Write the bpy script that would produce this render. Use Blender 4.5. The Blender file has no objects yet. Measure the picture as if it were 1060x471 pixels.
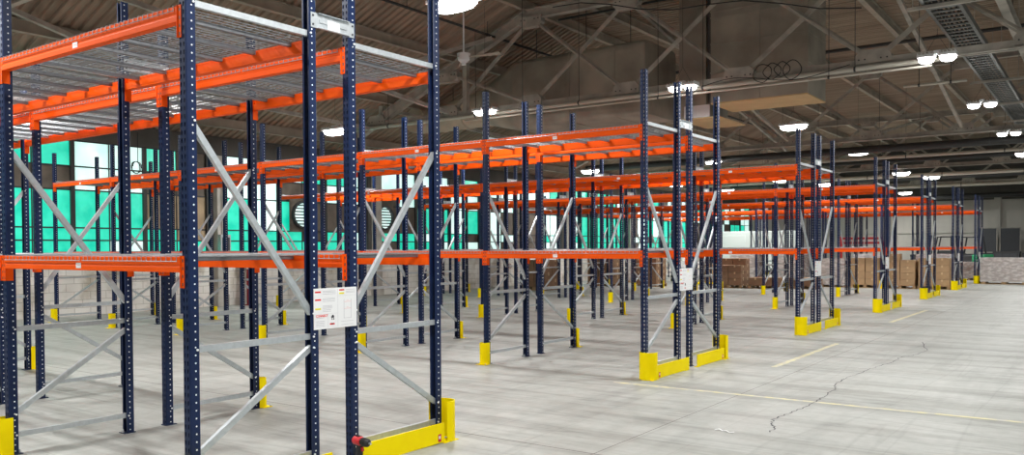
import bpy, math, random
from mathutils import Vector, Matrix
random.seed(7)
C = bpy.context.scene.collection
PI = math.pi

# ---------------------------------------------------------------- view
sc = bpy.context.scene
sc.view_settings.view_transform = 'Standard'
try: sc.view_settings.look = 'None'
except Exception: pass
sc.view_settings.exposure = 0.0
sc.view_settings.gamma = 1.0
sc.view_settings.use_curve_mapping = False

# ---------------------------------------------------------------- measured layout (metres)
L = 2.515            # post to post along a rack row
PITCH = 6.428        # row to row
D = 1.072            # depth of one frame
F = 0.32             # flue between the two back to back frames
H1, H2, HP = 1.6286, 3.2244, 3.912
NB = 6
WX = -16.5           # window wall
YF = 61.0            # far wall
YB = -9.0
XR = 14.0

# ---------------------------------------------------------------- materials
def mat(name, col, rough=0.5, metal=0.0, noise=0.0, nscale=20.0, bump=0.0, emit=None, estr=0.0, alpha=1.0, stretch=(1,1,1)):
    m = bpy.data.materials.new(name); m.use_nodes = True
    nt = m.node_tree; b = nt.nodes['Principled BSDF']
    b.inputs['Base Color'].default_value = (*col, 1); b.inputs['Roughness'].default_value = rough
    b.inputs['Metallic'].default_value = metal
    if alpha < 1: b.inputs['Alpha'].default_value = alpha
    if emit:
        b.inputs['Emission Color'].default_value = (*emit, 1); b.inputs['Emission Strength'].default_value = estr
    if noise or bump:
        tc = nt.nodes.new('ShaderNodeTexCoord'); mp = nt.nodes.new('ShaderNodeMapping')
        mp.inputs['Scale'].default_value = stretch
        n = nt.nodes.new('ShaderNodeTexNoise'); n.inputs['Scale'].default_value = nscale; n.inputs['Detail'].default_value = 5
        nt.links.new(tc.outputs['Object'], mp.inputs['Vector']); nt.links.new(mp.outputs['Vector'], n.inputs['Vector'])
        if noise:
            r = nt.nodes.new('ShaderNodeValToRGB')
            r.color_ramp.elements[0].position = 0.3; r.color_ramp.elements[1].position = 0.7
            r.color_ramp.elements[0].color = (*[max(0, c*(1-noise)) for c in col], 1)
            r.color_ramp.elements[1].color = (*[min(1, c*(1+noise)) for c in col], 1)
            nt.links.new(n.outputs['Fac'], r.inputs['Fac']); nt.links.new(r.outputs['Color'], b.inputs['Base Color'])
        if bump:
            bp = nt.nodes.new('ShaderNodeBump'); bp.inputs['Strength'].default_value = bump; bp.inputs['Distance'].default_value = 0.02
            nt.links.new(n.outputs['Fac'], bp.inputs['Height']); nt.links.new(bp.outputs['Normal'], b.inputs['Normal'])
    return m

M = {}
M['navy'] = mat('navy_powder_coat', (0.007, 0.019, 0.068), 0.38, 0, 0.15, 6)
M['orange'] = mat('orange_powder_coat', (0.93, 0.104, 0.004), 0.5, 0, 0.05, 3)
M['zinc'] = mat('zinc_steel', (0.54, 0.585, 0.61), 0.38, 0.5, 0.10, 25)
M['zincdot'] = mat('bright_zinc_rivet', (0.9, 0.92, 0.95), 0.45, 0.0)  # brace bolts, and post dots imitating brightness seen through holes
M['wire'] = mat('galvanised_wire', (0.34, 0.36, 0.38), 0.42, 0.25, 0.1, 30)
M['channel'] = mat('galvanised_channel', (0.20, 0.21, 0.225), 0.42, 0.35, 0.1, 30)
M['yellow'] = mat('yellow_guard_paint', (1.0, 0.78, 0.0), 0.55, 0, 0.03, 8)
M['white'] = mat('white_plastic', (0.86, 0.87, 0.88), 0.5)
M['red'] = mat('red_plastic', (0.62, 0.02, 0.03), 0.4)
M['black'] = mat('black_rubber', (0.015, 0.015, 0.017), 0.55)
M['dark'] = mat('dark_grey_metal', (0.06, 0.062, 0.065), 0.5, 0.3)
M['truss'] = mat('grey_truss_paint', (0.42, 0.39, 0.34), 0.6, 0.0, 0.25, 3)
M['trussdark'] = mat('dark_truss_paint', (0.09, 0.085, 0.08), 0.6, 0.0, 0.25, 3)
M['purlin'] = mat('beige_purlin_paint', (0.40, 0.35, 0.28), 0.65, 0, 0.2, 2)
M['deck'] = mat('brown_roof_deck', (0.34, 0.265, 0.195), 0.7, 0, 0.25, 1.2, stretch=(0.3, 3, 1))
M['duct'] = mat('weathered_grey_duct', (0.36, 0.325, 0.265), 0.55, 0.1, 0.3, 1.0)
M['ductcream'] = mat('cream_duct_wrap', (0.55, 0.49, 0.38), 0.7, 0, 0.12, 3)
M['tan'] = mat('tan_duct_board', (0.66, 0.47, 0.24), 0.7, 0, 0.08, 2)  # paler than the duct: the lit look of the undersides is in this colour
M['pipe'] = mat('pale_conduit', (0.62, 0.58, 0.50), 0.45, 0.2)
M['pipedark'] = mat('black_iron_pipe', (0.05, 0.05, 0.05), 0.5, 0.2)
M['lens'] = mat('led_lens', (1, 1, 1), 0.4, emit=(1.0, 0.99, 0.96), estr=14.0)
M['turq'] = mat('turquoise_window_glass', (0.02, 0.35, 0.28), 0.25, 0, emit=(0.0, 0.70, 0.43), estr=0.9)
M['pale'] = mat('pale_window_glass', (0.7, 0.85, 0.82), 0.25, 0, emit=(0.66, 0.93, 0.87), estr=0.95)
M['board'] = mat('boarded_window_panel', (0.15, 0.125, 0.10), 0.8, 0, 0.25, 3)
M['tanboard'] = mat('plywood_panel', (0.42, 0.32, 0.2), 0.8, 0, 0.2, 3)
M['sash'] = mat('dark_steel_sash', (0.035, 0.036, 0.035), 0.6)
M['concrete'] = mat('stained_concrete', (0.42, 0.40, 0.36), 0.85, 0, 0.22, 2.5, 0.2)
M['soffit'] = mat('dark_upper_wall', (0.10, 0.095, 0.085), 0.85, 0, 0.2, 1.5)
M['farwall'] = mat('grey_panel_wall', (0.55, 0.53, 0.48), 0.8, 0, 0.12, 0.8, stretch=(1, 1, 0.3))
M['carton'] = mat('brown_cardboard', (0.42, 0.275, 0.15), 0.8, 0, 0.15, 2)
M['carton2'] = mat('dark_brown_cardboard', (0.25, 0.15, 0.09), 0.8, 0, 0.15, 2)
M['tape'] = mat('packing_tape', (0.62, 0.45, 0.26), 0.35)
M['wood'] = mat('pallet_wood', (0.38, 0.25, 0.13), 0.8, 0, 0.25, 8)
M['inkred'] = mat('red_print', (0.75, 0.02, 0.02), 0.6)
M['inkyel'] = mat('yellow_print', (0.85, 0.80, 0.02), 0.6)
M['inkgrey'] = mat('grey_print', (0.45, 0.46, 0.50), 0.6)
M['inkpink'] = mat('pink_print', (0.85, 0.45, 0.42), 0.6)
M['inkblack'] = mat('black_print', (0.03, 0.03, 0.04), 0.6)
M['green'] = mat('green_machine_paint', (0.02, 0.22, 0.09), 0.45)
M['traysteel'] = mat('dull_tray_steel', (0.16, 0.17, 0.165), 0.45, 0.3, 0.2, 10)
M['screen'] = mat('dark_mesh_panel', (0.085, 0.09, 0.10), 0.6, 0.2, 0.2, 40)
M['redpipe'] = mat('red_pipe_paint', (0.28, 0.012, 0.015), 0.4)
M['whitepaint'] = mat('white_panel_paint', (0.50, 0.55, 0.53), 0.5)

for k_ in ('navy', 'orange', 'yellow'): M[k_].node_tree.nodes['Principled BSDF'].inputs['Specular IOR Level'].default_value = {'yellow': .1, 'orange': .12, 'navy': .3}[k_]

def film_mat():
    m = bpy.data.materials.new('stretch_film'); m.use_nodes = True
    nt = m.node_tree; b = nt.nodes['Principled BSDF']
    b.inputs['Base Color'].default_value = (0.85, 0.85, 0.86, 1); b.inputs['Roughness'].default_value = 0.16
    tc = nt.nodes.new('ShaderNodeTexCoord'); n = nt.nodes.new('ShaderNodeTexNoise'); n.inputs['Scale'].default_value = 5; n.inputs['Detail'].default_value = 6
    mp = nt.nodes.new('ShaderNodeMapping'); mp.inputs['Scale'].default_value = (1, 1, 2.2)
    nt.links.new(tc.outputs['Object'], mp.inputs['Vector']); nt.links.new(mp.outputs['Vector'], n.inputs['Vector'])
    r = nt.nodes.new('ShaderNodeValToRGB'); r.color_ramp.elements[0].position = 0.45; r.color_ramp.elements[1].position = 0.72
    r.color_ramp.elements[0].color = (0.34, 0.34, 0.34, 1); r.color_ramp.elements[1].color = (0.62, 0.62, 0.62, 1)
    nt.links.new(n.outputs['Fac'], r.inputs['Fac']); nt.links.new(r.outputs['Color'], b.inputs['Alpha'])
    bp = nt.nodes.new('ShaderNodeBump'); bp.inputs['Strength'].default_value = 0.6; bp.inputs['Distance'].default_value = 0.05
    nt.links.new(n.outputs['Fac'], bp.inputs['Height']); nt.links.new(bp.outputs['Normal'], b.inputs['Normal'])
    return m
M['film'] = film_mat()

def brick_mat():
    m = bpy.data.materials.new('white_painted_block'); m.use_nodes = True
    nt = m.node_tree; b = nt.nodes['Principled BSDF']; b.inputs['Roughness'].default_value = 0.8
    tc = nt.nodes.new('ShaderNodeTexCoord'); sep = nt.nodes.new('ShaderNodeSeparateXYZ'); cmb = nt.nodes.new('ShaderNodeCombineXYZ')
    nt.links.new(tc.outputs['Object'], sep.inputs[0]); nt.links.new(sep.outputs['Y'], cmb.inputs['X']); nt.links.new(sep.outputs['Z'], cmb.inputs['Y'])
    br = nt.nodes.new('ShaderNodeTexBrick'); br.inputs['Scale'].default_value = 1.0
    br.inputs['Brick Width'].default_value = 0.41; br.inputs['Row Height'].default_value = 0.205; br.inputs['Mortar Size'].default_value = 0.008
    br.inputs['Color1'].default_value = (0.84, 0.82, 0.77, 1); br.inputs['Color2'].default_value = (0.78, 0.755, 0.70, 1); br.inputs['Mortar'].default_value = (0.55, 0.53, 0.48, 1)
    nt.links.new(cmb.outputs[0], br.inputs['Vector'])
    n = nt.nodes.new('ShaderNodeTexNoise'); n.inputs['Scale'].default_value = 1.6; n.inputs['Detail'].default_value = 8
    nt.links.new(tc.outputs['Object'], n.inputs['Vector'])
    r = nt.nodes.new('ShaderNodeValToRGB'); r.color_ramp.elements[0].position = 0.30; r.color_ramp.elements[1].position = 0.52
    r.color_ramp.elements[0].color = (0.55, 0.50, 0.42, 1); r.color_ramp.elements[1].color = (1, 1, 1, 1)
    nt.links.new(n.outputs['Fac'], r.inputs['Fac'])
    mx = nt.nodes.new('ShaderNodeMix'); mx.data_type = 'RGBA'; mx.blend_type = 'MULTIPLY'; mx.inputs['Factor'].default_value = 1
    nt.links.new(br.outputs['Color'], mx.inputs['A']); nt.links.new(r.outputs['Color'], mx.inputs['B'])
    nt.links.new(mx.outputs['Result'], b.inputs['Base Color'])
    bp = nt.nodes.new('ShaderNodeBump'); bp.inputs['Strength'].default_value = 0.5; bp.inputs['Distance'].default_value = 0.01; bp.invert = True
    nt.links.new(br.outputs['Fac'], bp.inputs['Height']); nt.links.new(bp.outputs['Normal'], b.inputs['Normal'])
    return m
M['brick'] = brick_mat()
def dirty_glass(m, c0, c1):
    nt = m.node_tree; b = nt.nodes['Principled BSDF']; tc = nt.nodes.new('ShaderNodeTexCoord'); n = nt.nodes.new('ShaderNodeTexNoise')
    n.inputs['Scale'].default_value = 2.2; n.inputs['Detail'].default_value = 6; nt.links.new(tc.outputs['Object'], n.inputs['Vector'])
    r = nt.nodes.new('ShaderNodeValToRGB'); r.color_ramp.elements[0].position = .35; r.color_ramp.elements[1].position = .65
    r.color_ramp.elements[0].color = (*c0, 1); r.color_ramp.elements[1].color = (*c1, 1)
    nt.links.new(n.outputs['Fac'], r.inputs['Fac']); nt.links.new(r.outputs['Color'], b.inputs['Emission Color'])
dirty_glass(M['turq'], (0.0, 0.57, 0.36), (0.05, 0.80, 0.53)); dirty_glass(M['pale'], (0.45, 0.82, 0.74), (0.80, 0.96, 0.93))

def floor_mat():
    m = bpy.data.materials.new('worn_concrete_floor'); m.use_nodes = True
    nt = m.node_tree; N = nt.nodes; K = nt.links; b = N['Principled BSDF']
    tc = N.new('ShaderNodeTexCoord')
    def noise(scale, detail, sx, sy, rough=0.6, off=0, rot=0):
        mp = N.new('ShaderNodeMapping'); mp.inputs['Scale'].default_value = (sx, sy, 1); mp.inputs['Location'].default_value = (off, off*1.7, 0)
        mp.inputs['Rotation'].default_value = (0, 0, rot)
        n = N.new('ShaderNodeTexNoise'); n.inputs['Scale'].default_value = scale; n.inputs['Detail'].default_value = detail; n.inputs['Roughness'].default_value = rough
        K.new(tc.outputs['Object'], mp.inputs['Vector']); K.new(mp.outputs['Vector'], n.inputs['Vector']); return n.outputs['Fac']
    def ramp(src, p0, c0, p1, c1):
        r = N.new('ShaderNodeValToRGB'); e = r.color_ramp.elements
        e[0].position = p0; e[1].position = p1; e[0].color = (*c0, 1); e[1].color = (*c1, 1)
        K.new(src, r.inputs['Fac']); return r.outputs['Color']
    def mul(a, c, fac=1.0):
        mx = N.new('ShaderNodeMix'); mx.data_type = 'RGBA'; mx.blend_type = 'MULTIPLY'; mx.inputs['Factor'].default_value = fac
        K.new(a, mx.inputs['A']); K.new(c, mx.inputs['B']); return mx.outputs['Result']
    base = ramp(noise(0.55, 8, 1, 1, 0.65), 0.3, (0.39, 0.402, 0.375), 0.7, (0.455, 0.468, 0.446))
    base = mul(base, ramp(noise(6, 8, 1, 1, 0.7, 3), 0.35, (0.86, 0.86, 0.85), 0.6, (1, 1, 1)))
    # tyre scuffs that follow the aisles between the racks, and along the cross aisle
    base = mul(base, ramp(noise(0.9, 6, 0.22, 2.6, 0.62, 11, 0.06), 0.34, (0.70, 0.695, 0.68), 0.52, (1, 1, 1)), 0.85)
    base = mul(base, ramp(noise(0.8, 6, 2.6, 0.22, 0.62, 21, -0.05), 0.32, (0.80, 0.80, 0.80), 0.48, (1, 1, 1)), 0.7)
    base = mul(base, ramp(noise(1.1, 5, 1.2, 1.2, 0.5, 31), 0.24, (0.74, 0.74, 0.74), 0.36, (1, 1, 1)))
    # thin crisp tyre arcs and scratches
    def thin(scale, sx, sy, off, rot, lo, hi, dark):
        mp = N.new('ShaderNodeMapping'); mp.inputs['Scale'].default_value = (sx, sy, 1); mp.inputs['Location'].default_value = (off, off, 0); mp.inputs['Rotation'].default_value = (0, 0, rot)
        n = N.new('ShaderNodeTexNoise'); n.inputs['Scale'].default_value = scale; n.inputs['Detail'].default_value = 3; n.inputs['Distortion'].default_value = .35
        K.new(tc.outputs['Object'], mp.inputs['Vector']); K.new(mp.outputs['Vector'], n.inputs['Vector'])
        a = N.new('ShaderNodeMath'); a.operation = 'SUBTRACT'; K.new(n.outputs['Fac'], a.inputs[0]); a.inputs[1].default_value = .5
        b2 = N.new('ShaderNodeMath'); b2.operation = 'ABSOLUTE'; K.new(a.outputs[0], b2.inputs[0])
        return ramp(b2.outputs[0], lo, (dark,)*3, hi, (1, 1, 1))
    base = mul(base, thin(1.0, .16, 2.2, 5, .10, .0, .022, .74), .8)
    base = mul(base, thin(1.0, .22, 3.4, 17, -.16, .0, .014, .80), .7)
    base = mul(base, thin(.8, 2.0, .14, 27, .07, .0, .016, .80), .6)
    sep = N.new('ShaderNodeSeparateXYZ'); K.new(tc.outputs['Object'], sep.inputs[0])
    def joint(axis, off, period, w):
        a = N.new('ShaderNodeMath'); a.operation = 'SUBTRACT'; K.new(sep.outputs[axis], a.inputs[0]); a.inputs[1].default_value = off
        w0 = N.new('ShaderNodeMath'); w0.operation = 'PINGPONG'; K.new(a.outputs[0], w0.inputs[0]); w0.inputs[1].default_value = period/2
        l = N.new('ShaderNodeMath'); l.operation = 'LESS_THAN'; K.new(w0.outputs[0], l.inputs[0]); l.inputs[1].default_value = w
        return l.outputs[0]
    j1 = joint('Y', 2.75, 6.2, 0.008); j2 = joint('X', 1.40, 6.2, 0.005)
    jm = N.new('ShaderNodeMath'); jm.operation = 'MAXIMUM'; K.new(j1, jm.inputs[0]); K.new(j2, jm.inputs[1])
    mx = N.new('ShaderNodeMix'); mx.data_type = 'RGBA'; mx.blend_type = 'MIX'
    K.new(jm.outputs[0], mx.inputs['Factor']); K.new(base, mx.inputs['A']); mx.inputs['B'].default_value = (0.12, 0.11, 0.10, 1)
    K.new(mx.outputs['Result'], b.inputs['Base Color'])
    rr = ramp(noise(1.4, 6, 1, 1, 0.6, 7), 0.3, (0.42,)*3, 0.7, (0.62,)*3); K.new(rr, b.inputs['Roughness'])
    bp = N.new('ShaderNodeBump'); bp.inputs['Strength'].default_value = 0.12; bp.inputs['Distance'].default_value = 0.01
    K.new(noise(30, 6, 1, 1, 0.6, 5), bp.inputs['Height']); K.new(bp.outputs['Normal'], b.inputs['Normal'])
    return m
M['floor'] = floor_mat()

def line_mat():
    m = bpy.data.materials.new('worn_yellow_line'); m.use_nodes = True
    nt = m.node_tree; b = nt.nodes['Principled BSDF']; b.inputs['Roughness'].default_value = 0.6
    tc = nt.nodes.new('ShaderNodeTexCoord'); n = nt.nodes.new('ShaderNodeTexNoise'); n.inputs['Scale'].default_value = 9; n.inputs['Detail'].default_value = 8
    nt.links.new(tc.outputs['Object'], n.inputs['Vector'])
    r = nt.nodes.new('ShaderNodeValToRGB'); r.color_ramp.elements[0].position = 0.40; r.color_ramp.elements[1].position = 0.58
    r.color_ramp.elements[0].color = (0.52, 0.51, 0.46, 1); r.color_ramp.elements[1].color = (0.70, 0.65, 0.37, 1)
    nt.links.new(n.outputs['Fac'], r.inputs['Fac']); nt.links.new(r.outputs['Color'], b.inputs['Base Color'])
    return m
M['line'] = line_mat()

# ---------------------------------------------------------------- mesh builder
class MB:
    def __init__(s): s.v = []; s.f = []; s.mi = []; s.mats = []; s.cur = 0
    def use(s, m):
        m = M[m] if isinstance(m, str) else m
        if m not in s.mats: s.mats.append(m)
        s.cur = s.mats.index(m); return s
    def add(s, vs, fs):
        o = len(s.v); s.v += [tuple(v) for v in vs]
        for f in fs: s.f.append([i+o for i in f]); s.mi.append(s.cur)
        return s
    def box(s, x0, x1, y0, y1, z0, z1):
        vs = [(x, y, z) for x in (x0, x1) for y in (y0, y1) for z in (z0, z1)]
        return s.add(vs, [(0,1,3,2),(4,6,7,5),(0,4,5,1),(2,3,7,6),(0,2,6,4),(1,5,7,3)])
    def prism(s, a, b, prof, up=(0,0,1), caps=True, closed=True):
        """sweep the 2D profile (side, up) straight from a to b"""
        a = Vector(a); b = Vector(b); d = (b-a).normalized(); u = Vector(up)
        if abs(d.dot(u)) > 0.98: u = Vector((1,0,0))
        sd = d.cross(u).normalized(); u = sd.cross(d).normalized()
        n = len(prof)
        vs = [p + sd*q[0] + u*q[1] for p in (a, b) for q in prof]
        fs = [(i, (i+1) % n, n+(i+1) % n, n+i) for i in range(n if closed else n-1)]
        if caps and closed: fs += [tuple(range(n-1, -1, -1)), tuple(range(n, 2*n))]
        return s.add(vs, fs)
    def bar(s, a, b, w, h, up=(0,0,1)):
        w /= 2; h /= 2
        return s.prism(a, b, [(-w,-h),(w,-h),(w,h),(-w,h)], up)
    def tube(s, a, b, r, n=8, r2=None):
        a = Vector(a); b = Vector(b); d = (b-a).normalized(); u = Vector((0,0,1)) if abs(d.z) < .95 else Vector((1,0,0))
        sd = d.cross(u).normalized(); u = sd.cross(d); r2 = r if r2 is None else r2
        vs = [p + (sd*math.cos(2*PI*i/n) + u*math.sin(2*PI*i/n))*q for p, q in ((a, r), (b, r2)) for i in range(n)]
        return s.add(vs, [(i, (i+1) % n, n+(i+1) % n, n+i) for i in range(n)] + [tuple(range(n-1,-1,-1)), tuple(range(n, 2*n))])
    def path(s, pts, r, n=6):
        pts = [Vector(p) for p in pts]; rings = []
        for i, p in enumerate(pts):
            d = (pts[min(i+1, len(pts)-1)] - pts[max(i-1, 0)]).normalized()
            u = Vector((0,0,1)) if abs(d.z) < .9 else Vector((1,0,0))
            sd = d.cross(u).normalized(); u = sd.cross(d)
            rings.append([p + (sd*math.cos(2*PI*k/n) + u*math.sin(2*PI*k/n))*r for k in range(n)])
        vs = [v for g in rings for v in g]; fs = []
        for i in range(len(pts)-1):
            for k in range(n): fs.append((i*n+k, i*n+(k+1) % n, (i+1)*n+(k+1) % n, (i+1)*n+k))
        fs += [tuple(range(n-1,-1,-1)), tuple(range((len(pts)-1)*n, len(pts)*n))]
        return s.add(vs, fs)
    def mesh(s, name, smooth=False):
        me = bpy.data.meshes.new(name); me.from_pydata(s.v, [], s.f)
        for m in s.mats: me.materials.append(m)
        for p, i in zip(me.polygons, s.mi): p.material_index = i; p.use_smooth = smooth
        me.update(); return me
    def build(s, name, parent=None, loc=(0,0,0), smooth=False):
        return link(name, s.mesh(name, smooth), parent, loc)

def link(name, me, parent=None, loc=(0,0,0), rot=(0,0,0), scale=(1,1,1)):
    o = bpy.data.objects.new(name, me); C.objects.link(o)
    if parent: o.parent = parent
    o.location = loc; o.rotation_euler = rot; o.scale = scale
    return o
def tag(o, label=None, cat=None, group=None, kind=None):
    if label: o['label'] = label
    if cat: o['category'] = cat
    if group: o['group'] = group
    if kind: o['kind'] = kind
    return o
def empty(name, label, cat, loc=(0,0,0), group=None, kind=None, rz=0):
    o = bpy.data.objects.new(name, None); C.objects.link(o); o.location = loc; o.rotation_euler = (0,0,rz)
    return tag(o, label, cat, group, kind)
ORD = ['first','second','third','fourth','fifth','sixth','seventh','eighth','ninth']

def bevel_mesh(me, w=0.004, seg=1):
    import bmesh
    bm = bmesh.new(); bm.from_mesh(me)
    bmesh.ops.bevel(bm, geom=list(bm.edges), offset=w, segments=seg, affect='EDGES', profile=0.5)
    bm.to_mesh(me); bm.free(); return me

# ---------------------------------------------------------------- rack part meshes
def solid(me, t):
    """give a sheet mesh its thickness once, so that every copy shares it"""
    o = bpy.data.objects.new('sheet', me); C.objects.link(o)
    md = o.modifiers.new('s', 'SOLIDIFY'); md.thickness = t; md.offset = -1
    dg = bpy.context.evaluated_depsgraph_get(); dg.update()
    r = bpy.data.meshes.new_from_object(o.evaluated_get(dg)); C.objects.unlink(o); bpy.data.objects.remove(o)
    return r

def post_mesh():
    b = MB().use('navy')
    P = 0.0508; n = int(HP/P); P = HP/n
    def strip(p0, p1, holes):
        p0 = Vector(p0); p1 = Vector(p1); d = p1-p0; w = d.length; d.normalize()
        if not holes:
            b.add([p0, p1, p1+Vector((0,0,HP)), p0+Vector((0,0,HP))], [(0,1,2,3)]); return
        # teardrop slots: wide shoulder above, narrow foot below
        for k in range(n):
            z = k*P; c = w/2
            outer = [(0,0),(c,0),(w,0),(w,P/2),(w,P),(c,P),(0,P),(0,P/2)]
            hw, hb, z0, z1, z2 = 0.0085, 0.0045, P*0.22, P*0.62, P*0.80
            inner = [(c-hb,z0),(c,z0-.002),(c+hb,z0),(c+hw,z1),(c+hw*.6,z2),(c,z2+.002),(c-hw*.6,z2),(c-hw,z1)]
            vs = [p0 + d*q[0] + Vector((0,0,z+q[1])) for q in outer+inner]
            b.add(vs, [(i, (i+1) % 8, 8+(i+1) % 8, 8+i) for i in range(8)])
    hx, hy, r = 0.038, 0.035, 0.008
    strip((-hx+r,-hy,0), (-.005,-hy,0), True); strip((-.005,-hy,0), (.005,-hy,0), False); strip((.005,-hy,0), (hx-r,-hy,0), True)
    strip((hx-r,-hy,0), (hx,-hy+r,0), False); strip((-hx,-hy+r,0), (-hx+r,-hy,0), False)
    strip((hx,-hy+r,0), (hx,hy,0), False); strip((-hx,hy,0), (-hx,-hy+r,0), False)
    strip((hx,hy,0), (hx-.016,hy,0), False); strip((-hx+.016,hy,0), (-hx,hy,0), False)
    import bmesh
    me = b.mesh('sheet'); bm = bmesh.new(); bm.from_mesh(me); bmesh.ops.remove_doubles(bm, verts=bm.verts, dist=1e-5); bm.to_mesh(me); bm.free()
    me = solid(me, 0.003)
    # pale raised discs imitate bright background showing through the holes down both flanks
    c = MB().use('zincdot')
    for k in range(n):
        z = (k+.5)*P
        for sx in (-1, 1):
            c.tube((sx*(hx-.001), 0.008, z), (sx*(hx+.0012), 0.008, z), 0.0064, 8, 0.0054)
    dm = c.mesh('dots')
    bm = bmesh.new(); bm.from_mesh(me)
    base = len(bm.faces); bm.from_mesh(dm); bm.faces.ensure_lookup_table()
    for f in bm.faces[base:]: f.material_index = 1
    bm.to_mesh(me); bm.free(); me.materials.append(M['zincdot']); me.name = 'upright_post'
    return me

def beam_mesh(s):
    """step beam, outer face towards s*y (s=-1 front); origin: post outer face plane, top of the beam"""
    b = MB().use('orange'); l = (L-.076)/2 - .003
    prof = [(-.012, 0), (.024, 0), (.024, -.041), (.046, -.041), (.046, -.100), (-.012, -.100)]
    c = .003; prof = [(-.012+c, 0), (.024, 0), (.024, -.041), (.046, -.041), (.046, -.100+c), (.046-c, -.100), (-.012+c, -.100), (-.012, -.100+c), (-.012, -.066), (-.009, -.060), (-.009,-.052), (-.012,-.046), (-.012, -c)]
    prof = [(-s*p[0], p[1]) for p in prof]
    vs = [(x, p[0], p[1]) for x in (-l, l) for p in prof]; n = len(prof)
    fs = [(i, (i+1) % n, n+(i+1) % n, n+i) for i in range(n)] + [tuple(range(n-1,-1,-1)), tuple(range(n, 2*n))]
    if s > 0: fs = [f[::-1] for f in fs]
    return b.add(vs, fs).mesh('beam')

def conn_mesh(s, e):
    """L shaped end connector: e=+1 sits on the left side of a post (at a beam's right end)"""
    b = MB().use('orange')
    x = e*((L-.076)/2)           # beam end plane = flank of the post
    def bx(x0, x1, y0, y1, z0, z1): b.box(min(x0,x1), max(x0,x1), min(y0,y1), max(y0,y1), z0, z1)
    yf = s*.004
    bx(x, x-e*.004, s*.012, -s*.05, -.200, .006)        # leg against the flank, welded to the beam
    bx(x-e*.004, x+e*.034, s*.0005, s*.0045, -.200, .006)   # leg across the face of the post
    b.use('dark')
    for k in range(4):
        z = -.022-k*.0508
        xc = x+e*.019
        b.add([(xc-.006, s*.0048, z-.012), (xc+.006, s*.0048, z-.012), (xc+.007, s*.0048, z+.008), (xc-.007, s*.0048, z+.008)], [(0,1,2,3)])
    return b.mesh('beam_connector')

def deck_mesh():
    """welded wire deck, 1.19 m wide, reaching from beam to beam of one frame; origin front-left at the top of the beams"""
    b = MB().use('wire'); W = 1.185; r = .0029
    z = .003
    def wire(pts): b.path(pts, r, 4)
    nx = 21
    for i in range(nx):
        x = .012 + i*(W-.024)/(nx-1)
        wire([(x, -.0165, -.036), (x, -.0165, z-.004), (x, -.008, z), (x, D+.008, z), (x, D+.0165, z-.004), (x, D+.0165, -.036)])
    for j in range(11):
        y = .05 + j*(D-.10)/10
        wire([(0, y, z-.0055), (W, y, z-.0055)])
    for y in (-.0215, D+.0215): wire([(0, y, -.033), (W, y, -.033)])
    # flared support channels resting in the beam steps
    b.use('channel')
    for k in range(3):
        x = .17 + k*(W-.34)/2
        prof = [(-.024,-.010),(-.017,-.010),(-.017,-.035),(.017,-.035),(.017,-.010),(.024,-.010),(.024,-.012),(.019,-.012),(.019,-.037),(-.019,-.037),(-.019,-.012),(-.024,-.012)]
        vs = [(x+p[0], y, p[1]+.002) for y in (.027, D-.027) for p in prof]; n = len(prof)
        b.add(vs, [(i, (i+1) % n, n+(i+1) % n, n+i) for i in range(n)])
    return b.mesh('wire_deck')

def channel(b, a, c, w=.042, dp=.032, up=(1,0,0)):
    t = .003
    prof = [(-w/2,-dp/2),(w/2,-dp/2),(w/2,dp/2),(w/2-.008,dp/2),(w/2-.008,dp/2-t),(w/2-t,dp/2-t),(w/2-t,-dp/2+t),(-w/2+t,-dp/2+t),(-w/2+t,dp/2-t),(-w/2+.008,dp/2-t),(-w/2+.008,dp/2),(-w/2,dp/2)]
    n = len(prof); m = n//2
    a = Vector(a); c = Vector(c); d = (c-a).normalized(); u = Vector(up); sd = d.cross(u).normalized(); u = sd.cross(d).normalized()
    vs = [p + sd*q[0] - u*q[1] for p in (a, c) for q in prof]
    b.add(vs, [(i, (i+1) % n, n+(i+1) % n, n+i) for i in range(n)])
    for o in (0, n):   # end caps as three strips
        b.add([vs[o+i] for i in (0, 1, 2, 3, 4, 5, 6, 7, 8, 9, 10, 11)], [(0,1,6,7),(1,2,5,6),(2,3,4,5),(0,7,8,11),(8,9,10,11)])

PY0, PY1 = .035, D-.035        # post centres inside one frame
def hbrace_mesh():
    b = MB().use('zinc'); channel(b, (0, PY0+.01, 0), (0, PY1-.01, 0))
    b.use('zincdot')
    for y in (PY0+.02, PY1-.02): b.tube((.014, y, 0), (.046, y, 0), .008, 6)
    return b.mesh('horizontal_brace')
def dbrace_mesh(z0, z1):
    b = MB().use('zinc'); channel(b, (0, PY0+.015, z0), (0, PY1-.015, z1))
    b.use('zincdot')
    for y, z in ((PY0+.02, z0), (PY1-.02, z1)): b.tube((.014, y, z), (.046, y, z), .008, 6)
    return b.mesh('diagonal_brace')
def plate_mesh():
    b = MB().use('navy').box(-.046, .046, -.042, .068, 0, .007)
    b.use('zinc').tube((-.0, .055, .007), (0, .055, .035), .008, 6); b.tube((0, .055, .007), (0, .055, .015), .014, 6)
    return b.mesh('base_plate')
def spacer_mesh():
    b = MB().use('zinc'); x0, x1 = .0385, .0425
    ya, yb = PY1-.02, D+F+PY0+.02
    b.box(x0, x1, ya, yb, -.055, .055); b.box(x0, .062, ya+.06, yb-.06, .051, .055); b.box(x0, .062, ya+.06, yb-.06, -.055, -.051)
    b.box(x1, x1+.006, ya+.08, yb-.08, -.012, .012)
    b.use('dark')
    for y in (ya+.02, yb-.02):
        for z in (-.032, .032): b.tube((x1, y, z), (x1+.006, y, z), .008, 6)
    b.use('white').box(x1+.006, x1+.0075, (ya+yb)/2-.06, (ya+yb)/2+.06, -.045, .02)
    return b.mesh('row_spacer')
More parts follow.
